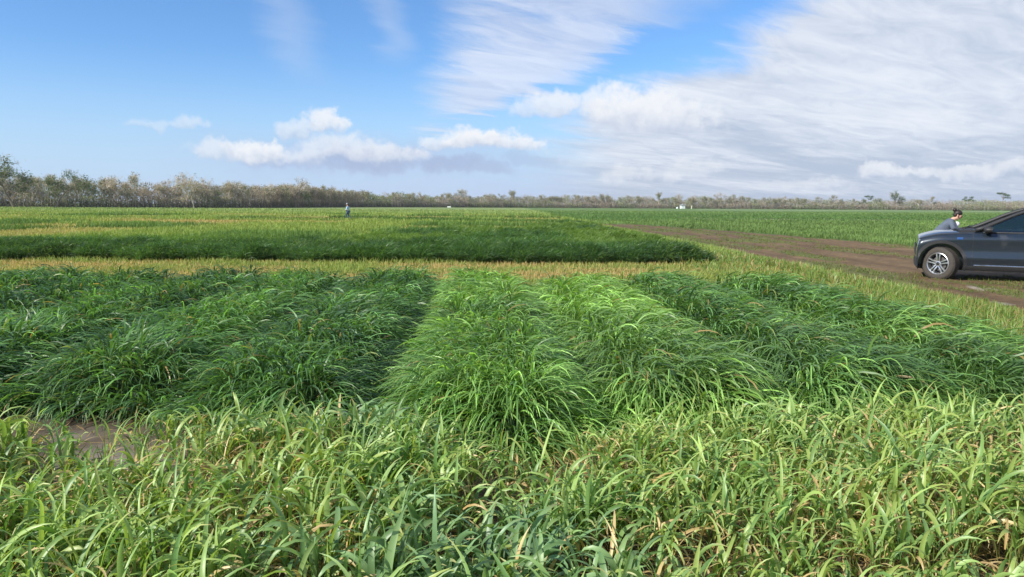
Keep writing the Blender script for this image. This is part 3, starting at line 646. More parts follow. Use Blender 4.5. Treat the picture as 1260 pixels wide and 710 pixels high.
# the dense mass of the wood behind the edge, and the dark brush at its foot
def woods():
    rng = np.random.default_rng(3); n = 300000
    sarr = rng.uniform(0, tot, n); P = np.zeros((n, 3)); 
    E_ = np.array([edge_at(s_) for s_ in np.linspace(0, tot, 600)]); ii = np.minimum((sarr / tot * 599).astype(int), 598); t = sarr / tot * 599 - ii
    ex = E_[ii] * (1 - t)[:, None] + E_[ii + 1] * t[:, None]
    back = rng.random(n) * 26 + 2; x = ex[:, 0] + rng.normal(0, 1, n) * .6; y = ex[:, 1] + back
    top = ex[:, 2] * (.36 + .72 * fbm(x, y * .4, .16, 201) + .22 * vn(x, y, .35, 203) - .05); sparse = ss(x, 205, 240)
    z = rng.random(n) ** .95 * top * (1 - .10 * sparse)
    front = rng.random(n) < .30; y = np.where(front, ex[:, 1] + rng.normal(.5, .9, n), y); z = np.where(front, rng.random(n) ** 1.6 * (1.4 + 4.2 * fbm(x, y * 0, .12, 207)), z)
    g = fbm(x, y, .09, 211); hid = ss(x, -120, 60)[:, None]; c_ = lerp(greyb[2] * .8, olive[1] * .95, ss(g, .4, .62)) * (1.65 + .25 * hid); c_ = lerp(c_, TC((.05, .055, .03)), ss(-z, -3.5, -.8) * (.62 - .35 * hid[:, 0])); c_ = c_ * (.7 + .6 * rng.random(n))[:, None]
    twig = rng.random(n) < .55; L_ = np.where(twig, .9, .6) * (.6 + .8 * rng.random(n)); Wd = np.where(twig, .10, .42) * (.6 + .8 * rng.random(n)) 
    tr_ = rng.random(n) < .035; c_ = np.where(tr_[:, None], BK * .95, c_); L_ = np.where(tr_, 3.2, L_); Wd = np.where(tr_, .2, Wd); z = np.where(tr_, z * .5, z)
    e0 = np.where(tr_, R(84), rng.uniform(-.3, 1.5, n))
    return blades(np.stack([x, y, z], -1), rng.uniform(0, 6.28, n), L_, Wd, e0, np.where(tr_, .1, rng.normal(0, .6, n)), c_, c_, 2, twist=rng.uniform(-1.5, 1.5, n))
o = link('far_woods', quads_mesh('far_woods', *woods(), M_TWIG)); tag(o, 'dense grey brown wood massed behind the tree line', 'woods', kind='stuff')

# ------------------------------------------------------------------ small far things
M_WHITE = plain('white_paint', (.78, .82, .82), .5); M_GREYROOF = plain('grey_roof', (.30, .31, .34), .6); M_DARK = plain('dark_opening', (.03, .03, .035), .8); M_CREAM = plain('cream_paint', (.75, .72, .5), .6)
sh = empty('white_shed', (118.6, 518, 0), .12); tag(sh, 'small white shed with grey roof before the tree line', 'shed')
MB().box((-.3, 0, 1.15), (2.8, 3, 2.3)).build('wall', M_WHITE, sh, False, .02)
MB().loft([[(-2.1, -1.9, 2.3), (2.1, -1.9, 2.3), (0, -1.9, 3.15)], [(-2.1, 1.9, 2.3), (2.1, 1.9, 2.3), (0, 1.9, 3.15)]]).build('roof', M_GREYROOF, sh, False)
MB().box((-.3, -1.52, .95), (.9, .06, 1.9)).build('door', plain('shed_door', (.6, .68, .68), .5), sh, False, .01)
w_ = empty('white_tank', (114.6, 517.5, 0)); tag(w_, 'low white tank beside the left wall of the shed', 'tank')
MB().tube([(0, 0, 0), (0, 0, 1.0), (0, 0, 1.2)], [.7, .7, .25], 20).build('shell', M_WHITE, w_, True, 0, 0, 0, 40); MB().tube([(0, 0, 1.2), (0, 0, 1.32)], .16, 12).build('lid', M_GREYROOF, w_)
w_ = empty('marker_post', (124.2, 516, 0)); tag(w_, 'pale cream post right of the white shed', 'post')
MB().tube([(0, 0, 0), (0, 0, 1.9)], [.32, .28], 12).build('post', M_CREAM, w_, True, 0, 0, 0, 40); MB().tube([(0, 0, 1.9), (0, 0, 2.0)], [.36, .3], 12).build('cap', M_WHITE, w_, True, 0, 0, 0, 40)
w_ = empty('white_block', (-34.5, 405, 0)); tag(w_, 'tiny low white trough far off where the green field meets the wood', 'block')  # small white object, drawn as a plain block on legs
MB().box((0, 0, .55), (2.0, .8, .6)).build('block_body', M_WHITE, w_, False, .03)
for q in (-.8, .8): MB().box((q, 0, .125), (.12, .7, .25)).build('leg', M_GREYROOF, w_, False)

# ------------------------------------------------------------------ the car
def pmat():
    m, nt, out = new_mat('dark_blue_car_paint'); b = nt.nodes.new('ShaderNodeBsdfPrincipled'); t = nt.nodes.new('ShaderNodeTexCoord')
    o = E(t.outputs['Object']); x_, y_, z_ = sep(o)
    dust = sstep(noise(o, 3, 6, .65) + sstep(z_, .55, .2) * .18, .52, .8)
    lnk(mixc(dust * .10, (.016, .025, .038, 1), (.16, .135, .10, 1)), b.inputs['Base Color']); b.inputs['Metallic'].default_value = .35
    lnk(sstep(dust, 0, 1, .30, .6), b.inputs['Roughness']); b.inputs['Coat Weight'].default_value = 1; b.inputs['Coat Roughness'].default_value = .06
    nt.links.new(b.outputs[0], out.inputs[0]); return m
M_PAINT = pmat(); M_CLAD = plain('black_plastic', (.018, .018, .02), .55, bump=.2, bscale=300); M_TYRE = plain('tyre_rubber', (.062, .053, .044), .85, bump=.3, bscale=80, var=.3); M_ALU = plain('alloy', (.62, .63, .65), .3, .85)
M_CHROME = plain('chrome', (.72, .74, .76), .18, 1.); M_LAMP = plain('lamp_glass', (.30, .34, .36), .15, .2, 1.); M_SEAT = plain('seat_cloth', (.05, .05, .055), .8); M_REDL = plain('tail_lamp', (.35, .01, .01), .15, 0, 1.)
M_BLUE = plain('blue_plate_paint', (.02, .085, .27), .5)
def glass_mat():
    m, nt, out = new_mat('tinted_glass'); g = nt.nodes.new('ShaderNodeBsdfGlossy'); g.inputs['Roughness'].default_value = .02; g.inputs['Color'].default_value = (.9, .95, .95, 1)
    t = nt.nodes.new('ShaderNodeBsdfTransparent'); t.inputs[0].default_value = (.42, .50, .46, 1); f = nt.nodes.new('ShaderNodeFresnel'); f.inputs[0].default_value = 1.55
    tc_ = nt.nodes.new('ShaderNodeTexCoord'); nz = noise(E(tc_.outputs['Object']), 2.2, 3); fac = E(f.outputs[0]) * 1.2 + nz * .05
    mm = nt.nodes.new('ShaderNodeMixShader'); lnk(fac, mm.inputs[0]); nt.links.new(t.outputs[0], mm.inputs[1]); nt.links.new(g.outputs[0], mm.inputs[2]); nt.links.new(mm.outputs[0], out.inputs[0]); return m
M_GLASS = glass_mat()
CAR_YAW = R(180 - 27)                         # nose to the left and a little away
car = empty('parked_car', (10.03, 17.30, .02), CAR_YAW)
# local axes: +x nose, +y the side facing the camera, z up; origin under the front axle's near wheel, body centre line at y = -.86
CY = -.86
tag(car, 'dark blue sport utility vehicle with black arches and silver alloy wheels', 'car')
def cr(x, tab):
    xs = [p[0] for p in tab]; return np.interp(x, xs[::-1] if xs[0] > xs[-1] else xs, [p[1] for p in tab][::-1] if xs[0] > xs[-1] else [p[1] for p in tab])
def smooth_tab(tab, x, w=.07): return float(np.mean([cr(x + d, tab) for d in np.linspace(-w, w, 7)]))
HW = [(.90, .52), (.86, .70), (.80, .82), (.70, .90), (.5, .955), (.2, .985), (0, .995), (-3.4, 1.0), (-3.9, .96), (-4.12, .86), (-4.2, .6)]
ZT = [(.90, .70), (.82, .80), (.70, .88), (.58, .945), (.46, .995), (.33, 1.045), (.15, 1.095), (0, 1.118), (-.5, 1.15), (-.85, 1.155), (-3.0, 1.19), (-4.0, 1.16), (-4.2, .95)]
ZB = [(.90, .42), (.84, .33), (.7, .25), (.4, .23), (-3.4, .24), (-4.0, .34), (-4.2, .5)]
stx = [.90, .885, .86, .82, .77, .70, .6, .5, .38, .25, .1, -.05, -.2, -.35, -.5, -.65, -.8, -1.0, -1.3, -1.6, -2.0, -2.4, -2.8, -3.1, -3.4, -3.6, -3.8, -3.95, -4.07, -4.15, -4.2]
def section(x, off=0.):
    w = smooth_tab(HW, x, .03) + off; zt = smooth_tab(ZT, x, .04); zb = smooth_tab(ZB, x, .04)
    fl = float(np.clip((.62 - x) / .3, 0, 1)) * float(np.clip((x + 4.0) / .3, 0, 1))       # door shaping fades out at the ends
    Hh = zt - zb
    def zz(z): return zb + (z - .24) / (1.15 - .24) * Hh
    pts = [(0, zb), (w * .75, zb), (w * .93, zb + .02), (w * .965, zz(.30)), (w * (.985 - .012 * fl), zz(.42)), (w * (1.0 + .004 * fl), zz(.54)), (w * (1.0 - .004 * fl), zz(.575)), (w * (.998 - .028 * fl), zz(.64)), (w * (.996 - .026 * fl), zz(.74)), (w * (.992 - .016 * fl), zz(.86)),
           (w * (.985 + .002 * fl), zz(.96)), (w * (.975 + .006 * fl), zz(1.0)), (w * .945, zz(1.06)), (w * .915, zz(1.105)), (w * .86, zz(1.135)), (w * .72, zz(1.158)), (w * .45, zz(1.18)), (0, zz(1.19))]
    return pts
rings = []
for x in stx:
    p = section(x); rings.append([(x, CY + y, z) for y, z in p] + [(x, CY - y, z) for y, z in reversed(p[1:-1])])
body = MB().loft(rings).build('body', M_PAINT, car, True)
m = body.modifiers.new('sub', 'SUBSURF'); m.levels = m.render_levels = 1
# wheel housings cut out of the body
AXX = (0., -3.02); WR = .385
cutb = MB()
for ax in AXX:
    for sy in (1, -1):
        n = 40; y0, y1 = (CY + .62, CY + 1.3) if sy > 0 else (CY - 1.3, CY - .62)
        ring = lambda y: [(ax + .475 * math.cos(2 * math.pi * k / n), y, .40 + .475 * math.sin(2 * math.pi * k / n)) for k in range(n)]
        cutb.loft([ring(y0), ring(y1)])
cut = cutb.build('cutter', M_CLAD, car, True)
dg = bpy.context.evaluated_depsgraph_get
bm_ = body.modifiers.new('cut', 'BOOLEAN'); bm_.object = cut; bm_.operation = 'DIFFERENCE'; bm_.solver = 'EXACT'
bpy.context.view_layer.update()
me2 = bpy.data.meshes.new_from_object(body.evaluated_get(dg())); body.modifiers.clear(); body.data = me2
bpy.data.objects.remove(cut); me2.set_sharp_from_angle(angle=R(38))
def bw(x, z):                                   # half width of the body side at height z
    p = section(x); zs = [q[1] for q in p[2:14]]; ys = [q[0] for q in p[2:14]]; return float(np.interp(z, zs, ys))
# arch cladding
for ax in AXX:
    for sy in (1, -1):
        a = MB(); rr = []
        for k in range(33):
            t = R(-18 + 216 * k / 32); ri, ro = .462, .535 if 20 < 216 * k / 32 - 18 < 160 else .53
            xi, zi = ax + ri * math.cos(t), .40 + ri * math.sin(t); xo, zo = ax + ro * math.cos(t), .40 + ro * math.sin(t)
            zi = max(zi, .235); zo = max(zo, .235)
            yi = bw(np.clip(xi, -4.1, .8), zi); yo = bw(np.clip(xo, -4.1, .8), zo)
            rr.append([(xi, CY + sy * (yi - .09), zi), (xi, CY + sy * (yi + .018), zi), (xo, CY + sy * (yo + .012), zo), (xo, CY + sy * (yo - .03), zo)])
        a.loft(rr).build('wheel_arch', M_CLAD, car, True, 0, 0, 0, 40)
# lower cladding and chrome strip along the doors
for sy in (1, -1):
    rr = [[(x, CY + sy * (bw(x, z) + .010), z) for z in (.25, .30, .36)] + [(x, CY + sy * (bw(x, z) - .02), z) for z in (.36, .25)] for x in np.linspace(-.52, -2.50, 24)]
    MB().loft(rr).build('sill_cladding', M_CLAD, car, True, 0, 0, 0, 40)
    rr = [[(x, CY + sy * (bw(x, z) + .020), z) for z in (.362, .372)] + [(x, CY + sy * (bw(x, z) - .012), z) for z in (.405, .362)] for x in np.linspace(-.66, -2.42, 24)]
    MB().loft(rr).build('chrome_strip', M_CHROME, car, True, 0, 0, 0, 30)
# front bumper lower shell, grille and lamps follow the nose
def nose_band(z0, z1, off, x_from, n=24, yscale=1.):
    """strip wrapped round the front from one side to the other between heights z0, z1"""
    rr = []
    path = [(x, 1) for x in np.linspace(x_from, .9, n)]; full = [(x, bw(x, .5 * (z0 + z1))) for x, _ in path]
    pts = [(x, y) for x, y in full] + [(x, -y) for x, y in reversed(full)]
    for x, y in pts:
        nx = .55 if x > .7 else .1; l = math.hypot(nx, 1); sg = 1 if y > 0 else -1
        ox, oy = off * (nx / l + (.5 if x > .84 else 0)), off * sg / l
        rr.append([(x + ox, CY + y + oy, z0), (x + ox, CY + y + oy, z1), (x - .03, CY + y * .97, z1), (x - .03, CY + y * .97, z0)])
    return MB().loft(rr)
nose_band(.30, .52, .022, .50).build('front_bumper', M_CLAD, car, True, 0, 0, 0, 40)
nose_band(.56, .82, .016, .875, 6).build('grille', M_CLAD, car, True, 0, 0, 0, 40)
for sy in (1, -1):
    rr = []
    for x in np.linspace(.44, .86, 14):
        t = (x - .44) / .42; zt = smooth_tab(ZT, x, .04); za = zt - .075 - .09 * t; zb_ = zt - .045 + .0 * t; zb_ = za + .012 + .085 * t ** .6
        rr.append([(x, CY + sy * (bw(x, za) + .010), za), (x, CY + sy * (bw(x, zb_) + .008), zb_), (x - .02, CY + sy * (bw(x, zb_) - .03), zb_), (x - .02, CY + sy * (bw(x, za) - .03), za)])
    MB().loft(rr).build('headlight', M_LAMP, car, True, 0, 0, 0, 40)
    rr = [[(x, CY + sy * (bw(x, z) + .008), z) for z in (.88, .98)] + [(x, CY + sy * (bw(x, z) - .02), z) for z in (.98, .88)] for x in np.linspace(-3.75, -4.14, 8)]
    MB().loft(rr).build('tail_light', M_REDL, car)
    MB().box((-.36, CY + sy * (bw(-.36, .955) + .004), .985), (.12, .012, .05)).build('blue_plate', M_BLUE, car, False, .004)  # small plain blue plate on each front fender
# greenhouse: pillars and roof in paint, glass shells between
def gh(x, z):                                   # half width of the glasshouse
    return .90 - (z - 1.13) * .40
RT = [(-.55, 1.16), (-.75, 1.20), (-1.05, 1.35), (-1.4, 1.53), (-1.75, 1.665), (-2.0, 1.72), (-2.6, 1.76), (-3.2, 1.73), (-3.75, 1.66), (-3.95, 1.50), (-4.15, 1.18)]
rr = []
for x in np.linspace(-1.80, -3.86, 18):
    z = smooth_tab(RT, x, .1); w = gh(x, z); sec = [(-w, z - .055), (-w + .02, z - .01), (-w * .72, z + .02), (0, z + .04), (w * .72, z + .02), (w - .02, z - .01), (w, z - .055)]
    rr.append([(x, CY + y, z_) for y, z_ in sec] + [(x, CY + y * .96, z_ - .03) for y, z_ in reversed(sec)])
MB().loft(rr).build('roof', M_PAINT, car, True, 0, 0, 0, 40)
for sy in (1, -1):
    MB().tube([(x, CY + sy * (gh(x, smooth_tab(RT, x, .1)) - .015), smooth_tab(RT, x, .1) - .005) for x in np.linspace(-.66, -1.86, 10)], [.05, .05, .048, .045, .044, .044, .044, .044, .044, .045], 8).build('windshield_pillar', M_CLAD, car)
    for xb, xt, wd, mt in ((-1.98, -2.08, .07, M_CLAD), (-3.02, -3.05, .07, M_CLAD), (-3.85, -3.72, .14, M_PAINT)):
        zt = smooth_tab(RT, xt, .1) - .04; w0, w1 = gh(xb, 1.13) + .004, gh(xt, zt) + .004
        MB().loft([[(xb + wd, CY + sy * w0, 1.13), (xb - wd * .2, CY + sy * w0, 1.13), (xb - wd * .2, CY + sy * (w0 - .05), 1.13), (xb + wd, CY + sy * (w0 - .05), 1.13)], [(xt + wd, CY + sy * w1, zt), (xt - wd * .2, CY + sy * w1, zt), (xt - wd * .2, CY + sy * (w1 - .05), zt), (xt + wd, CY + sy * (w1 - .05), zt)]]).build('pillar', mt, car, False)
    for xa, xb in ((-.86, -1.91), (-2.02, -2.95), (-3.05, -3.78)):
        rr = []
        for x in np.linspace(xa, xb, 9):
            zt = max(smooth_tab(RT, x, .1) - .045, 1.16); rr.append([(x, CY + sy * gh(x, 1.14), 1.14), (x, CY + sy * gh(x, zt), zt), (x, CY + sy * (gh(x, zt) - .006), zt), (x, CY + sy * (gh(x, 1.14) - .006), 1.14)])
        MB().loft(rr).build('side_window', M_GLASS, car, False)
    rr = [[(x, CY + sy * (gh(x, 1.13) + .018), 1.118), (x, CY + sy * (gh(x, 1.14) + .016), 1.145), (x, CY + sy * (gh(x, 1.14) - .01), 1.145), (x, CY + sy * (gh(x, 1.13) - .01), 1.118)] for x in np.linspace(-.80, -3.75, 10)]
    MB().loft(rr).build('belt_trim', M_CLAD, car, False)
    # door seams and handles
    for xd in (-.62, -1.96, -2.98):
        rr = []
        for z in np.linspace(.40, 1.10, 14): rr.append([(xd - .006, CY + sy * (bw(xd, z) + .0025), z), (xd + .006, CY + sy * (bw(xd, z) + .0025), z), (xd + .006, CY + sy * (bw(xd, z) - .01), z), (xd - .006, CY + sy * (bw(xd, z) - .01), z)])
        MB().loft(rr).build('door_seam', M_CLAD, car, False)
    for xd in (-1.72, -2.78):
        MB().tube([(xd + .11, CY + sy * (bw(xd, .97) - .01), .965), (xd + .08, CY + sy * (bw(xd, .97) + .035), .972), (xd - .08, CY + sy * (bw(xd, .97) + .035), .975), (xd - .11, CY + sy * (bw(xd, .97) - .01), .97)], .014, 8).build('door_handle', M_PAINT, car)
    # mirror
    mr = MB(); mc = Vector((-.90, CY + sy * 1.03, 1.19)); rg = []
    for k, (dx_, s_) in enumerate(((.10, .25), (.085, .65), (.04, .95), (-.02, 1.), (-.065, .96))):
        rg.append([(mc.x + dx_, mc.y + .115 * s_ * math.cos(t), mc.z + .075 * s_ * math.sin(t)) for t in np.linspace(0, 2 * math.pi, 16, endpoint=False)])
    mo = mr.loft(rg).build('mirror', M_CLAD, car, True, 0, 0, 0, 40)
    MB().tube([(mc.x + .01, mc.y - sy * .05, mc.z - .05), (mc.x + .03, CY + sy * .90, 1.12)], [.03, .035], 8).build('mirror_arm', M_CLAD, mo)
    MB().tube([(mc.x - .066, mc.y, mc.z), (mc.x - .070, mc.y, mc.z)], .062, 16).build('mirror_glass', M_CHROME, mo)
# windshield and rear window
for nm, xs in (('windshield', np.linspace(-.60, -1.82, 10)), ('rear_window', np.linspace(-3.88, -4.12, 5))):
    rr = []
    for x in xs:
        z = smooth_tab(RT, x, .1) - (.05 if nm == 'windshield' else 0); w = gh(x, z) - .03; bow = .07 if nm == 'windshield' else -.04
        top = [(x + bow * (1 - u * u), CY + w * u, z + .0 * (1 - u * u)) for u in np.linspace(-1, 1, 9)]; rr.append(top + [(p[0], p[1], p[2] - .006) for p in reversed(top)])
    MB().loft(rr).build(nm, M_GLASS, car, True, 0, 0, 0, 40)
rr = []
for x in (-.36, -.50, -.66, -.80):
    z = 1.165 + .004; rr.append([(x + .12 * (1 - u * u) , CY + .84 * u, z + .028 * (1 - u * u) + .002) for u in np.linspace(-1, 1, 9)] + [(x + .12 * (1 - u * u), CY + .84 * u, z - .05) for u in np.linspace(1, -1, 9)])
MB().loft(rr).build('cowl', M_CLAD, car, True, 0, 0, 0, 40)
for y0, y1 in ((.62, .02), (-.02, -.60)):
    MB().tube([(-.42, CY + y0, 1.20), (-.58, CY + y0 - .1, 1.235), (-.66, CY + y1, 1.26)], .013, 6).build('wiper', M_CLAD, car)
# hood seam and hood leading edge
MB().loft([[(x, CY + y, z_) for y, z_ in ((-.93 * bw(x, 1.0), 0), (0, 0))][:0] or [(x, CY + sgn * (section(x)[13][0]), section(x)[13][1] + dz_) for sgn, dz_ in ((1, .0025), (1, -.01))] + [(x - .004, CY + section(x)[13][0] - .014, section(x)[13][1] + .006)] for x in np.linspace(.66, -.5, 18)]).build('hood_seam', M_CLAD, car, False)
# interior
for y in (.42, -.42):
    for x in (-1.95, -2.95):
        st = MB().loft([[(x + .25, CY + y - .25, .62), (x + .25, CY + y + .25, .62), (x - .25, CY + y + .25, .58), (x - .25, CY + y - .25, .58)], [(x + .27, CY + y - .24, .76), (x + .27, CY + y + .24, .76), (x - .22, CY + y + .24, .72), (x - .22, CY + y - .24, .72)]]).build('seat', M_SEAT, car, True, .04)
        MB().loft([[(x - .16, CY + y - .24, .72), (x - .16, CY + y + .24, .72), (x - .30, CY + y + .24, .72), (x - .30, CY + y - .24, .72)], [(x - .34, CY + y - .21, 1.30), (x - .34, CY + y + .21, 1.30), (x - .43, CY + y + .21, 1.30), (x - .43, CY + y - .21, 1.30)]]).build('backrest', M_SEAT, st, True, .05)
        MB().box((x - .41, CY + y, 1.42), (.09, .26, .17)).build('headrest', M_SEAT, st, True, .035)
MB().loft([[(-.70, CY + y, 1.165), (-1.18, CY + y, 1.15), (-1.24, CY + y, .85), (-.9, CY + y, .8)] for y in (-.80, 0, .80)]).build('dashboard', M_CLAD, car, True, .03)
sw = MB(); n = 28
pts = [(-1.42 - .06 * math.sin(t), CY + .42 + .18 * math.cos(t), 1.04 + .17 * math.sin(t)) for t in np.linspace(0, 2 * math.pi, n)]
sw.tube(pts, .014, 6, False).tube([(-1.42, CY + .24, 1.04), (-1.42, CY + .60, 1.04)], .014, 6).tube([(-1.42, CY + .42, 1.04), (-1.22, CY + .42, .96)], .03, 8).build('steering_wheel', M_CLAD, car)
# wheels
def wheel(ax, sy, steer):
    w = empty('wheel', (ax, CY + sy * .86, WR), 0); w.parent = car; w.rotation_euler = (0, 0, steer)
    s = sy; T = .125
    MB().lathe_y([(.245, s * T * .72), (.262, s * T * .98), (.31, s * T * 1.06), (.352, s * T * 1.0), (.378, s * T * .82), (WR, s * T * .5), (WR, -s * T * .5), (.378, -s * T * .82), (.352, -s * T), (.262, -s * T), (.245, -s * T * .72)], 72).build('tyre', M_TYRE, w, True, 0, 0, 0, 50)
    tr = MB()
    for k in range(60):
        t = 2 * math.pi * k / 60
        for q in (-.075, -.025, .025, .075):
            tt = t + (.03 if q in (-.025, .075) else 0); c0 = Vector((math.cos(tt) * (WR + .001), q, math.sin(tt) * (WR + .001)))
            d1 = Vector((-math.sin(tt), 0, math.cos(tt))) * .013; d2 = Vector((0, .020, 0)); d3 = Vector((math.cos(tt), 0, math.sin(tt))) * .007
            vs = [c0 + a_ * d1 + b_ * d2 + c3 * d3 for c3 in (-1, 1) for a_, b_ in ((-1, -1), (1, -1), (1, 1), (-1, 1))]
            tr.add(vs, [(0, 3, 2, 1), (4, 5, 6, 7), (0, 1, 5, 4), (1, 2, 6, 5), (2, 3, 7, 6), (3, 0, 4, 7)])
    tr.build('tread', M_TYRE, w, False)
    ri = MB().lathe_y([(.20, -s * .10), (.236, -s * .10), (.238, s * .05), (.252, s * .088), (.256, s * .112), (.244, s * .118), (.232, s * .108), (.224, s * .07), (.215, -s * .09)], 64)
    for k in range(5):
        for dd in (-1, 1):
            a0 = 2 * math.pi * k / 5 + .31; ai, ao = a0 + dd * .33, a0 + dd * .20
            rings_ = []
            for rr_, ang, wd, yo in ((.045, a0 + dd * .55, .018, .085), (.11, a0 + dd * .235, .0165, .098), (.17, a0 + dd * .185, .0165, .103), (.236, a0 + dd * .18, .022, .100)):
                cx_, cz_ = math.cos(ang) * rr_, math.sin(ang) * rr_; tx_, tz_ = -math.sin(ang), math.cos(ang)
                rings_.append([(cx_ - tx_ * wd, s * (yo - .028), cz_ - tz_ * wd), (cx_ + tx_ * wd, s * (yo - .028), cz_ + tz_ * wd), (cx_ + tx_ * wd * .7, s * yo, cz_ + tz_ * wd * .7), (cx_ - tx_ * wd * .7, s * yo, cz_ - tz_ * wd * .7)])
            ri.loft(rings_)
    ri.lathe_y([(.0, s * .05), (.062, s * .05), (.066, s * .082), (.058, s * .092), (.040, s * .094)], 28)
    rim = ri.build('rim', M_ALU, w, True, 0, 0, 0, 35)
    MB().lathe_y([(.0, s * .098), (.030, s * .098), (.034, s * .092), (.034, s * .08)], 24).build('centre_cap', M_CLAD, rim)
    MB().lathe_y([(.0, s * .028), (.165, s * .028), (.168, s * .018), (.168, -s * .01), (.0, -s * .01)], 40).build('brake_disc', plain('brake_disc', (.16, .15, .14), .45, .7), w, True, 0, 0, 0, 30)
    MB().lathe_y([(.0, -s * .03), (.214, -s * .03), (.214, -s * .05), (.0, -s * .05)], 40).build('backing_plate', M_CLAD, w)
wheel(0, 1, R(-31)); wheel(0, -1, R(-31)); wheel(-3.02, 1, 0); wheel(-3.02, -1, 0)
MB().box((-1.5, CY, .30), (4.2, 1.3, .10)).build('underbody', M_CLAD, car, False, .02)

# the nose is blunt: close up everything ahead of the front arch
for ch in car.children:
    if ch.type == 'MESH':
        co = np.zeros(len(ch.data.vertices) * 3, np.float32); ch.data.vertices.foreach_get('co', co); co = co.reshape(-1, 3)
        co[:, 0] = np.where(co[:, 0] > .46, .46 + (co[:, 0] - .46) * .12, co[:, 0]); ch.data.vertices.foreach_set('co', co.ravel()); ch.data.update()
# ------------------------------------------------------------------ people
def skin(name, J, Ed, root, mat, parent=None, sub=2):
    """J: {key: (pos, radius)}; Ed: list of key pairs"""
    ks = list(J); me = bpy.data.meshes.new(name); me.from_pydata([J[k][0] for k in ks], [(ks.index(a), ks.index(b)) for a, b in Ed], [])
    o = link(name, me, parent); mo_ = o.modifiers.new('skin', 'SKIN'); mo_.use_smooth_shade = True
    for i, k in enumerate(ks):
        r_ = J[k][1]; me.skin_vertices[0].data[i].radius = r_ if hasattr(r_, '__len__') else (r_, r_); me.skin_vertices[0].data[i].use_root = (k == root)
    s_ = o.modifiers.new('sub', 'SUBSURF'); s_.levels = s_.render_levels = sub
    bpy.context.view_layer.update(); m2 = bpy.data.meshes.new_from_object(o.evaluated_get(dg())); o.modifiers.clear(); o.data = m2; m2.name = name
    m2.materials.clear(); m2.materials.append(mat)
    for p in m2.polygons: p.use_smooth = True
    return o
M_SKIN = plain('skin', (.52, .30, .21), .55, var=.05); M_HAIR = plain('dark_hair', (.02, .013, .01), .5, bump=.4, bscale=120); M_SHIRT = plain('white_shirt', (.75, .76, .78), .8); M_JACKET = plain('grey_blue_jacket', (.10, .125, .17), .85, var=.2, bump=.5, bscale=40); M_NAVY = plain('dark_trousers', (.03, .035, .05), .85); M_SHOE = plain('shoe', (.03, .025, .02), .6)
M_LBLUE = plain('light_blue_shirt', (.38, .56, .72), .8, var=.12); M_JEANS = plain('blue_jeans', (.05, .085, .15), .85); M_EYE = plain('eye', (.03, .02, .02), .2); M_LIP = plain('lip', (.40, .16, .13), .5)
def ball(c_, r_, n=14, m=9):
    v = []; f = []
    for i in range(m + 1):
        ph = math.pi * i / m
        for k in range(n): t = 2 * math.pi * k / n; v.append((c_[0] + r_[0] * math.sin(ph) * math.cos(t), c_[1] + r_[1] * math.sin(ph) * math.sin(t), c_[2] + r_[2] * math.cos(ph)))
    for i in range(m):
        for k in range(n): f.append((i * n + k, i * n + (k + 1) % n, (i + 1) * n + (k + 1) % n, (i + 1) * n + k))
    return v, f
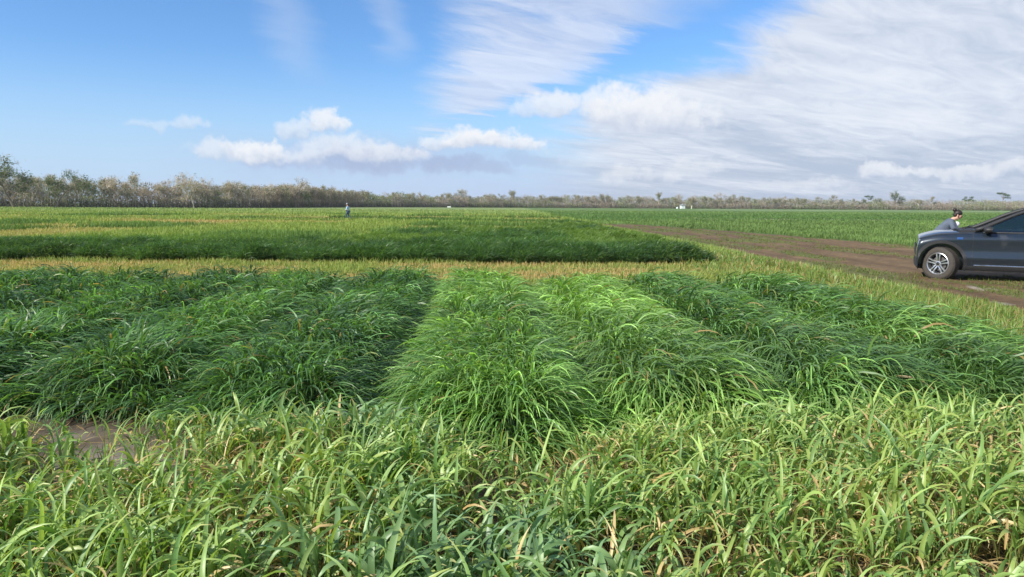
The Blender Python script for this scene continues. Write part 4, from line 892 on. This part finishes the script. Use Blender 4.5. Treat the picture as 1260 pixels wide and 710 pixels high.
def person(loc, yaw, lean, arms, legs, mats, label, hat=False, head_pitch=0., bun=False, hgt=1.68):
    """figure facing local +x; lean = forward bend of the trunk in radians; arms/legs give joint positions"""
    k = hgt / 1.72; p = empty('person', loc, yaw, k); tag(p, label, 'person')
    hip = Vector((-.10 * math.sin(lean) * 2, 0, .93)); u = Vector((math.sin(lean), 0, math.cos(lean))); w = hip + u * .18; ch = hip + u * .36; nk = hip + u * .50; 
    hd = Vector((math.sin(lean + head_pitch * .5), 0, math.cos(lean + head_pitch * .5))); nt_ = nk + hd * .055; 
    fwd = Vector((math.cos(lean * .4 + head_pitch), 0, -math.sin(lean * .4 + head_pitch))); upv = Vector((-fwd.z, 0, fwd.x))
    hc = nt_ + hd * .055 + upv * .055 + fwd * .02
    J = {'hip': (hip, (.13, .16)), 'waist': (w, (.105, .14)), 'chest': (ch, (.12, .165)), 'neckb': (nk, (.06, .065)), 'neckt': (nt_, (.052, .052)),
         'jaw': (hc - upv * .05 + fwd * .028, (.058, .056)), 'head': (hc + upv * .02, (.092, .078)), 'crown': (hc + upv * .085 - fwd * .01, (.062, .058)), 'nose': (hc + fwd * .108 - upv * .012, (.012, .012))}
    Ed = [('hip', 'waist'), ('waist', 'chest'), ('chest', 'neckb'), ('neckb', 'neckt'), ('neckt', 'jaw'), ('jaw', 'head'), ('head', 'crown'), ('head', 'nose')]
    for s_, nm in ((1, 'l'), (-1, 'r')):
        sh_ = ch + u * .085 + Vector((0, s_ * .17, 0)); el_, wr_ = [Vector(q) for q in arms[nm]]; J.update({nm + 'sh': (sh_, .055), nm + 'el': (el_, .040), nm + 'wr': (wr_, .027)}); d = (wr_ - el_).normalized()
        J[nm + 'palm'] = (wr_ + d * .07, (.034, .018)); Ed += [('chest', nm + 'sh'), (nm + 'sh', nm + 'el'), (nm + 'el', nm + 'wr'), (nm + 'wr', nm + 'palm')]
        sd_ = d.cross(Vector((0, 0, 1))).normalized() if abs(d.z) < .95 else Vector((1, 0, 0))
        for fi, (o_, l_) in enumerate(((-.027, .062), (-.009, .075), (.009, .07), (.027, .055))):
            a_ = wr_ + d * .10 + sd_ * o_; b_ = a_ + d * l_ * .55; c2 = b_ + d * l_ * .4 + Vector((0, 0, -.018)); kf = nm + 'f%d' % fi
            J.update({kf + 'a': (a_, .0085), kf + 'b': (b_, .008), kf + 'c': (c2, .0065)}); Ed += [(nm + 'palm', kf + 'a'), (kf + 'a', kf + 'b'), (kf + 'b', kf + 'c')]
        a_ = wr_ + d * .045 + sd_ * -.04 * s_; c2 = a_ + d * .04 - sd_ * .02 * s_; J.update({nm + 'ta': (a_, .010), nm + 'tb': (c2, .008)}); Ed += [(nm + 'palm', nm + 'ta'), (nm + 'ta', nm + 'tb')]
        th = hip + Vector((0, s_ * .09, -.04)); kn, an = [Vector(q) for q in legs[nm]]; to = an + Vector((.15, s_ * .02, -.045)); J.update({nm + 'th': (th, .092), nm + 'kn': (kn, .058), nm + 'an': (an, .04), nm + 'to': (to, (.038, .028))})
        Ed += [('hip', nm + 'th'), (nm + 'th', nm + 'kn'), (nm + 'kn', nm + 'an'), (nm + 'an', nm + 'to')]
    skin('body', J, Ed, 'hip', M_SKIN, p)
    g = lambda key, add, pos=None: ((pos or J[key][0]), tuple(q + add for q in J[key][1]) if hasattr(J[key][1], '__len__') else J[key][1] + add)
    top = {q: g(q, .016) for q in ('waist', 'chest')}; top['hem'] = (hip - u * .03, (.145, .175)); top['coll'] = (nk + u * .015, (.078, .085)); e2 = [('hem', 'waist'), ('waist', 'chest'), ('chest', 'coll')]
    for nm in 'lr':
        for q in ('sh', 'el'): top[nm + q] = g(nm + q, .018)
        top[nm + 'cuff'] = (J[nm + 'el'][0].lerp(J[nm + 'wr'][0], .88), .042); e2 += [('chest', nm + 'sh'), (nm + 'sh', nm + 'el'), (nm + 'el', nm + 'cuff')]
    skin('jacket', top, e2, 'chest', mats[0], p)
    tr = {'hip': g('hip', .012)}; e3 = []
    for nm in 'lr':
        for q in ('th', 'kn'): tr[nm + q] = g(nm + q, .014)
        tr[nm + 'cuff'] = (J[nm + 'an'][0] + Vector((0, 0, .03)), .062); e3 += [('hip', nm + 'th'), (nm + 'th', nm + 'kn'), (nm + 'kn', nm + 'cuff')]
        sh2 = {'h': (J[nm + 'an'][0] + Vector((-.03, 0, -.035)), .045), 't': (J[nm + 'to'][0] + Vector((.02, 0, .0)), (.045, .036))}; skin('shoe', sh2, [('h', 't')], 'h', mats[2], p, 1)
    skin('trousers', tr, e3, 'hip', mats[1], p)
    if bun:
        b_ = MB(); b_.add(*ball(hc + upv * .048 - fwd * .022, (.098, .084, .082))).add(*ball(hc - upv * .01 - fwd * .055, (.05, .066, .07))).add(*ball(hc + upv * .085 - fwd * .125, (.048, .048, .045)))
        b_.build('hair', M_HAIR, p)
    else:
        hr = {'a': (hc + upv * .07 + fwd * .03, (.06, .068)), 'b': (hc + upv * .075 - fwd * .03, (.08, .08)), 'c': (hc + upv * .0 - fwd * .06, (.06, .07))}; skin('hair', hr, [('a', 'b'), ('b', 'c')], 'b', M_HAIR, p)
        if hat: skin('cap', {'a': (hc + upv * .10 + fwd * .14, (.012, .07)), 'b': (hc + upv * .10 + fwd * .04, (.07, .085)), 'c': (hc + upv * .105 - fwd * .03, (.08, .08))}, [('a', 'b'), ('b', 'c')], 'c', M_WHITE, p)
    for s_ in (1, -1):
        MB().add(*ball(hc + fwd * .090 + upv * .022 + Vector((0, s_ * .032, 0)), (.012, .014, .010))).build('eye', M_EYE, p)
        MB().add(*ball(hc + Vector((0, s_ * .084, 0)) - upv * .01 - fwd * .01, (.016, .010, .03))).build('ear', M_SKIN, p)
    MB().add(*ball(hc + fwd * .082 - upv * .052, (.012, .022, .006))).build('mouth', M_LIP, p)
    return p, J, hc, u
def car_pt(x, y, z=0):
    v = Matrix.Rotation(CAR_YAW, 4, 'Z') @ Vector((x, y, z)); return Vector((10.03 + v.x, 17.30 + v.y, z))
# the person writing at the far fender of the car
pp = car_pt(-.12, CY - 1.30)
p, J, hc, u = person((pp.x, pp.y, 0), R(-22), R(38), {'l': ((.25, .22, 1.10), (.46, .12, 1.10)), 'r': ((.20, -.25, 1.10), (.44, -.10, 1.11))}, {'l': ((.0, .1, .50), (-.06, .1, .08)), 'r': ((-.02, -.1, .50), (-.14, -.12, .08))},
       (M_JACKET, M_NAVY, M_SHOE), 'person in a grey blue jacket bending over the far side of the car hood', bun=True, head_pitch=R(12), hgt=1.80)
skin('shirt_front', {'a': (u * .20 + Vector((-.09 * math.sin(R(38)) + .125, 0, .93)), (.06, .08)), 'b': (u * .46 + Vector((-.09 * math.sin(R(38)) + .115, 0, .93)), (.06, .07))}, [('a', 'b')], 'a', M_SHIRT, p, 1)
# the walker in the field
person((-17.6, 79.5, 0), R(160), R(4), {'l': ((-.02, .26, 1.12), (.20, .22, 1.08)), 'r': ((.05, -.26, 1.13), (.24, -.18, 1.10))}, {'l': ((.16, .09, .50), (.10, .09, .09)), 'r': ((-.02, -.09, .49), (-.28, -.09, .16))},
       (M_LBLUE, M_JEANS, M_SHOE), 'person in a light blue shirt walking far out in the field', hat=True, hgt=1.76)

# ------------------------------------------------------------------ air
hz_ = MB().box((0, 900, 11.5), (6600, 5400, 27)).build('haze', M_WHITE, None, False); tag(hz_, 'thin pale air over the whole field', 'haze', kind='stuff')
m, nt, out = new_mat('haze_air'); pv = nt.nodes.new('ShaderNodeVolumePrincipled'); pv.inputs['Density'].default_value = .00016; pv.inputs['Color'].default_value = (.86, .92, 1, 1); pv.inputs['Anisotropy'].default_value = .2
nt.links.new(pv.outputs[0], out.inputs['Volume']); hz_.data.materials.clear(); hz_.data.materials.append(m)
